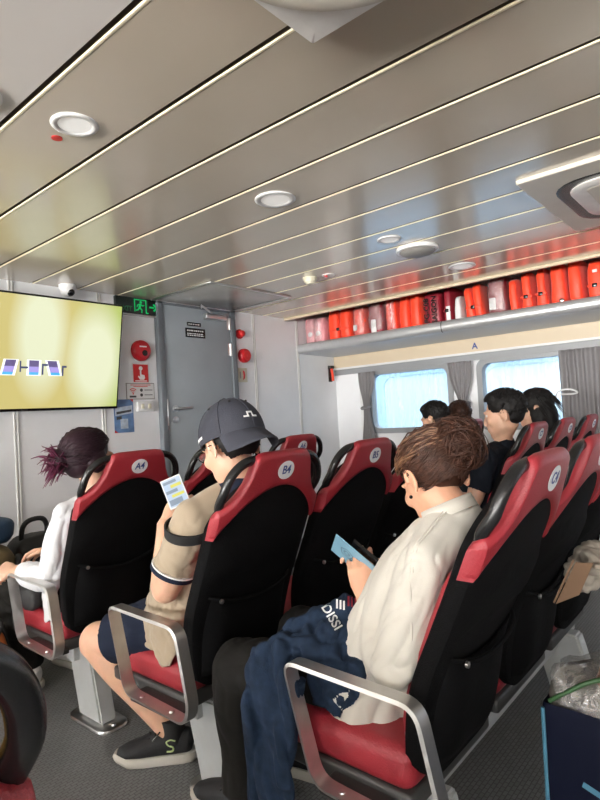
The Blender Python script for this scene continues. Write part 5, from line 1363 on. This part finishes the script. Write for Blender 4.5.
# ---------------------------------------------------------------- farther passengers
def passenger(name_label, root, C, HRx, S, E, W, hip, knees, ank, shirt, trs, hairm, skin='skin_light', style='short', s=1.0, short=True, vox=.007, collar=None):
    t = thing('person', name_label, 'person', root)
    C = V(C); neck = V(((S[0][0]+S[1][0])/2, (S[0][1]+S[1][1])/2-.02, (S[0][2]+S[1][2])/2+.02)); hip = V(hip)
    sd = (V(S[1])-V(S[0])).normalized()
    m = MB(); head_shapes(m, C, HRx, s)
    m.tube([neck-EZ*.03, neck.lerp(C, .45)-EZ*.0, C+HRx@V((0,-.025,-.03))], [.056,.045,.046], 16)
    torso_shapes(m, [(hip, .16,.11),(hip.lerp(neck,.4),.15,.10),(hip.lerp(neck,.75),.155,.10),(neck-EZ*.05,.14,.08),(neck,.09,.06)], sd)
    for k in (0, 1):
        arm_shapes(m, S[k], E[k], W[k], (.050,.042,.039,.028)); d = (V(W[k])-V(E[k])).normalized()
        hand_shapes(m, V(W[k]), d, sd*(1 if k == 0 else -1)-EZ*.6, -1 if k == 0 else 1, [(.5,.6,.4)]*4)
        h_ = hip + sd*(-.085 if k == 0 else .085)+EZ*.03
        leg_shapes(m, h_, knees[k], ank[k]); foot_shapes(m, ank[k], V(ank[k])+V((0,.2,0)))
    fused('body', m, vox, skin, t, 5); eyes(C, HRx, t, s)
    m = MB()
    torso_shapes(m, [(hip-EZ*.02,.195,.15),(hip+EZ*.07,.195,.15),(hip.lerp(neck,.45),.185,.135),(hip.lerp(neck,.75),.185,.125),(neck-EZ*.055,.17,.10),(neck-EZ*.01,.11,.075),(neck+EZ*.02,.078,.066)], sd, 24)
    for k in (0, 1):
        m.tube([neck, neck.lerp(V(S[k]),.5)-EZ*.004, V(S[k])-EZ*.008], [.062,.066,.060], 16)
        if short: short_sleeve(m, S[k], E[k], .062, .064, .72)
        else: sleeve(m, S[k], E[k], W[k], .062, .058, .042, .85)
    f1 = folds((.3,.6,1), 5, 15, .008, C.x); fused('shirt', m, .008, shirt, t, 5, lambda co, n: f1(co, n))
    m = MB(); m.loft([(hip-EZ*.03, .18, .13), (hip+V((0,.1,.01)), .18, .11)], sd, 18)
    for k in (0, 1):
        h_ = hip + sd*(-.095 if k == 0 else .095)+EZ*.03
        leg_shapes(m, h_, knees[k], ank[k], (.098,.082,.078,.07)); m.ellipsoid(knees[k], (.083,)*3)
    fused('trousers', m, .009, trs, t, 5, folds((0,1,.2), 5, 12, .005, 3))
    for k in (0, 1): shoe(t, V(ank[k]), V(ank[k])+V((0,.2,0)))
    m = MB(); m.ellipsoid(C+HRx@V((0,-.018,.042)), (.082*s,.102*s,.088*s), HRx)
    if style == 'long':
        m.ellipsoid(C+HRx@V((0,-.060,-.04)), (.078,.055,.10), HRx); m.ellipsoid(C+HRx@V((0,-.065,-.12)), (.070,.045,.09), HRx)
        for q in (-1, 1): m.ellipsoid(C+HRx@V((q*.068,-.01,-.05)), (.022,.045,.10), HRx)
    else: m.ellipsoid(C+HRx@V((0,-.046,-.006)), (.066,.050,.050), HRx); m.ellipsoid(C+HRx@V((0,.03,.085)), (.065,.065,.045), HRx)
    hb = fuse(m, .007, 3, lambda co, n: .003*noise.noise(co*70)); bmx = bmesh.new(); bmx.from_mesh(hb)
    def cutf(p):
        q = HRx.transposed()@(p-C)
        if style == 'long': return q.y > .062 and q.z < .075
        return (q.y > .070 and q.z < .075) or (q.z < .012 and q.y > -.030) or q.z < -.058
    bmesh.ops.delete(bmx, geom=[v for v in bmx.verts if cutf(v.co)], context='VERTS'); bmx.to_mesh(hb); bmx.free()
    hb.materials.clear(); hb.materials.append(MT[hairm]); ho = link('hair', hb, t, True)
    m = MB(); random.seed(int(C.x*100)); n_ = 420 if style == 'short' else 160
    for i in range(n_):
        th = random.uniform(-PI, PI); ph = random.uniform(-.5, 1.5) if abs(th) > 1.5 else random.uniform(.55, 1.5)
        p0 = on_head(C, HRx, s, th, ph, 1.13); nrm = (p0-C).normalized(); up_ = HRx@V((0,.35,.6))
        if style == 'long': strand(m, [p0 + HRx@V((0,-.004*k,-.016*k)) + nrm*(.002+.003*k) for k in range(6)], .0028)
        else: strand(m, [p0-nrm*.004, p0+(nrm*.5+up_*.5)*.008, p0+(nrm*.4+up_)*.013], .0026)
    m.build('hair_strands', hairm, ho, angle=180, world=True)
    return t, neck
t, nk = passenger('man in dark navy polo with short black hair, in profile by the far seats', (2.92,1.35,.44), (2.90,1.075,1.125), frame((-.10,.98,-.10)),
    ((2.745,1.125,.915),(3.095,1.125,.915)), ((2.72,1.20,.70),(3.12,1.24,.69)), ((2.77,1.40,.70),(3.03,1.42,.70)), (2.92,1.36,.46), ((2.82,1.83,.47),(3.03,1.83,.47)), ((2.82,1.80,.09),(3.03,1.80,.09)), 'darknavy', 'trousers', 'hair_black')
m = MB(); c0 = nk+V((0,.01,.022)); Cn = Matrix.Rotation(-.3, 3, 'X')
m.grid_surface([ring(c0+V((0,0,dz)), rx, ry, Cn) for dz, rx, ry in ((-.02,.092,.082),(.012,.074,.070),(.026,.068,.066),(.0,.066,.062))], True); m.build('collar', 'darknavy', t, angle=180, world=True)
passenger('dark-haired passenger with shoulder-length hair beside the man in the navy polo', (3.5,1.35,.44), (3.46,1.10,1.135), frame((-.25,.95,-.2)),
    ((3.30,1.125,.90),(3.66,1.125,.90)), ((3.28,1.22,.68),(3.70,1.24,.68)), ((3.36,1.42,.68),(3.6,1.42,.68)), (3.48,1.36,.46), ((3.38,1.83,.47),(3.58,1.83,.47)), ((3.38,1.80,.09),(3.58,1.80,.09)), 'pink', 'trousers', 'hair_black', style='long', vox=.008)
passenger('passenger whose black-haired crown shows just above the messy bun', (3.62,2.15,.44), (3.67,1.86,1.095), frame((.1,.95,-.2)),
    ((3.50,1.92,.87),(3.84,1.92,.87)), ((3.47,2.02,.66),(3.86,2.02,.66)), ((3.55,2.2,.66),(3.78,2.2,.66)), (3.66,2.15,.46), ((3.56,2.62,.47),(3.76,2.62,.47)), ((3.56,2.6,.09),(3.76,2.6,.09)), 'navy', 'trousers', 'hair_black', vox=.008)
passenger('passenger with receding hairline half hidden right of the messy bun', (4.1,2.15,.44), (4.10,1.87,1.09), frame((.55,.8,-.25)),
    ((3.93,1.92,.87),(4.27,1.92,.87)), ((3.90,2.02,.66),(4.30,2.02,.66)), ((3.98,2.2,.66),(4.2,2.2,.66)), (4.10,2.15,.46), ((4.0,2.62,.47),(4.2,2.62,.47)), ((4.0,2.6,.09),(4.2,2.6,.09)), 'navy', 'trousers', 'hair_brown', vox=.008)
passenger('passenger in mustard top glimpsed through the near seat handle', (-.02,.95,.44), (-.03,.70,1.10), frame((-.1,.95,-.2)),
    ((-.20,.72,.87),(.19,.72,.87)), ((-.26,.85,.64),(.235,.80,.72)), ((-.15,1.08,.66),(.20,1.05,.66)), (-.02,.90,.46), ((-.13,1.40,.47),(.09,1.40,.47)), ((-.13,1.38,.09),(.09,1.38,.09)), 'mustard', 'trousers', 'hair_black', short=False, vox=.008)

# ---------------------------------------------------------------- luggage at the front wall and beside the first row
def soft(lo, hi, e=.4, nz=.008, seed=0, taper=0.0): m = MB(); return pillow(m, lo, hi, e, nz, seed, 28, 18, taper=taper)
bp = thing('backpack', 'black backpack with a top carry loop standing by the front wall seam', 'backpack', (1.45,3.24,0))
soft((1.30,3.10,.0), (1.60,3.40,.60), .45, .012, 3, .2).build('bag_body', 'black_nylon', bp, angle=180, world=True)
soft((1.33,3.02,.05), (1.57,3.14,.42), .45, .010, 4, .1).build('front_pocket', 'black_nylon', bp, angle=180, world=True)
m = MB(); m.tube(crv([(1.36,3.22,.56),(1.365,3.21,.645),(1.40,3.20,.685),(1.47,3.20,.685),(1.50,3.21,.64),(1.50,3.22,.57)], 5), .014, 8); m.build('carry_loop', 'black_nylon', bp, world=True)
m = MB(); m.tube(crv([(1.30,3.12,.52),(1.27,3.05,.50),(1.26,3.02,.36),(1.28,3.06,.18)], 5), .017, 8); m.build('shoulder_strap', 'black_nylon', bp, world=True)
dk = thing('duffel_bag', 'black duffel bag on the floor at the left frame edge', 'bag', (1.0,3.2,0))
soft((.75,3.00,.0), (1.285,3.42,.38), .5, .012, 8).build('bag_body', 'black_nylon', dk, angle=180, world=True)
m = MB(); m.tube(crv([(.85,3.02,.30),(.90,2.98,.37),(1.05,2.98,.37),(1.12,3.02,.30)], 5), .012, 8); m.build('carry_handle', 'black_nylon', dk, world=True)
kb = thing('canvas_bag', 'khaki canvas bag lying on the black duffel', 'bag', (1.02,3.2,.38))
soft((.84,3.02,.384), (1.285,3.38,.60), .55, .016, 9).build('bag_body', 'khaki', kb, angle=180, world=True)
m = MB(); m.tube(crv([(.95,3.02,.50),(1.05,2.995,.54),(1.18,3.03,.49)], 6), .012, 8); m.build('strap', 'khaki', kb, world=True)
bb_ = thing('soft_bag', 'dark blue soft bag topmost of the pile at the left frame edge', 'bag', (1.05,3.17,.60))
soft((.93,3.04,.604), (1.285,3.30,.745), .6, .010, 12).build('bag_body', 'blue_bag', bb_, angle=180, world=True)
m = MB(); m.tube(crv([(.92,3.06,.67),(1.05,3.035,.68),(1.20,3.06,.67)], 6), .008, 8); m.build('zip', 'black_nylon', bb_, world=True)
op = thing('pouch', 'tan-orange suede pouch on the floor beside the first-row armrest', 'bag', (.96,2.66,0))
soft((.885,2.57,.0), (1.035,2.76,.33), .6, .008, 15, .15).build('bag_body', 'orange_pouch', op, angle=180, world=True)
m = MB(); m.tube(crv([(.98,2.60,.31),(1.0,2.60,.36),(1.0,2.70,.37),(.98,2.73,.31)], 5), .010, 8); m.build('loop', 'black_nylon', op, world=True)
yb = thing('pouch', 'yellow-green pouch standing between the duffel and the first-row armrest', 'bag', (.93,2.85,0))
MT['olive_y'] = mat('yellow_green_nylon', (.20,.21,.05), .6, bump=.3, bscale=60)
soft((.83,2.775,.0), (1.02,2.93,.50), .6, .012, 18, .3).build('bag_body', 'olive_y', yb, angle=180, world=True)
m = MB(); m.tube(crv([(.90,2.77,.40),(.95,2.765,.45),(1.0,2.80,.42)], 5), .010, 8); m.build('strap', 'black_nylon', yb, world=True)
hb2 = thing('handbag', 'small grey and black strap bag on seat A4 beside the white shirt', 'bag', (1.08,2.42,.44))
soft((1.025,2.36,.439), (1.085,2.56,.535), .6, .010, 22).build('bag_body', 'black_nylon', hb2, angle=180, world=True)
m = MB(); m.tube(crv([(1.05,2.40,.50),(1.035,2.44,.46),(1.02,2.50,.43),(1.015,2.48,.36),(1.02,2.42,.31)], 6), .010, 8); m.build('strap', 'black_nylon', hb2, world=True)

# ---------------------------------------------------------------- near corner: shopping bag, envelope, white cloth
sb = thing('shopping_bag', 'dark navy shopping bag with light blue edge on the floor behind seat C4', 'bag', (1.40,.26,0))
m = MB(); x0, x1, y0, y1 = 1.285, 1.50, .06, .440
rows = [[V((a, b, z)) + V((0,0,.006*math.sin(a*40+b*30) if z > .5 else 0)) for a, b in rrect(x0+k, x1-k, y0+k, y1-k, .012, 3)] for z, k in ((.002,.004),(.02,0),(.25,-.004),(.505,0),(.512,.002),(.505,.005),(.03,.006))]
vv = m.grid_surface(rows, True); m.bm.faces.new(vv[-1]); m.bm.faces.new(list(reversed(vv[0]))); m.build('bag_body', 'bag_navy', sb, world=True)
m = MB(); m.tube([(x0-.001, y1-.004, .01), (x0-.004, y1-.002, .25), (x0-.001, y1-.004, .508)], .0045, 6); m.build('light_edge', 'bag_blue', sb, world=True)
text('blue_lettering', 'i', .09, (x0-.005, .335, .36), (0,-.35,1), (-.0,-1,-.35), 'bag_blue', sb, world=True, offset=.002)
MT['food_grey'] = mat('dark_wrapped_food', (.09,.085,.075), .6, var=.5, vscale=25)
fp_ = thing('snack_pack', 'crinkled clear film pack with green strip in the top of the navy bag', 'snack pack', (1.38,.36,.40))
soft((1.30,.29,.40), (1.47,.43,.575), .55, .020, 31).build('wrapped_food', 'food_grey', fp_, angle=180, world=True)
soft((1.293,.283,.395), (1.478,.437,.585), .5, .030, 33).build('film', 'film', fp_, angle=180, world=True)
m = MB(); m.tube(crv([(1.295,.425,.52),(1.30,.39,.545),(1.31,.35,.572),(1.33,.31,.585)], 5), .005, 8); m.build('green_strip', 'green', fp_, world=True)
lf = thing('bread_pack', 'brown rounded pack sticking up out of the navy bag', 'food', (1.40,.30,.42))
MT['brown_pack'] = mat('brown_pack', (.20,.085,.05), .5, bump=.2, bscale=30)
soft((1.315,.22,.40), (1.44,.345,.635), .8, .006, 35).build('pack', 'brown_pack', lf, angle=180, world=True)
m = MB(); m.lathe([(.0,0),(.03,0),(.022,.012),(0,.016)], (1.377,.283,.632), 16); m.build('pack_end', 'maroon', lf)
lf.children[-1].location = (-1.40,-.30,-.42)
en = thing('envelope', 'brown paper envelope jutting from the pocket of seat C5', 'envelope', (1.62,.50,.64))
m = MB(); ef = lambda u, v, w: V((1.600+w+(u-.44)*.35, u, v))
m.prism([(.497,.625),(.432,.752),(.385,.760),(.428,.668)], ef, .004); m.build('sheet', 'kraft', en, smooth=False, world=True)
m = MB(); m.prism([(.503,.630),(.438,.760),(.433,.758),(.498,.628)], lambda u, v, w: ef(u, v, w-.004), .003); m.build('folded_edge', 'kraft', en, smooth=False, world=True)
MT['cloth_shaded'] = mat('shade_toned_cloth', (.36,.32,.27), .85, bump=.1, bscale=300)  # off-white cloth, its shade put into the base colour as a darker beige
wc = thing('cloth', 'crumpled off-white cloth tucked in the pocket of seat C5 above the envelope', 'cloth', (1.70,.44,.75))
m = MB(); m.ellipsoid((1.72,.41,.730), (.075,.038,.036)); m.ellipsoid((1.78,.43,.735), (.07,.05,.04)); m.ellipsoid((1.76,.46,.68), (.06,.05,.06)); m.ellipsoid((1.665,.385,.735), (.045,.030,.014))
f1 = folds((.5,.8,.2), 8, 30, .010, 44); fused('fabric', m, .006, 'cloth_shaded', wc, 3, lambda co, n: f1(co, n))
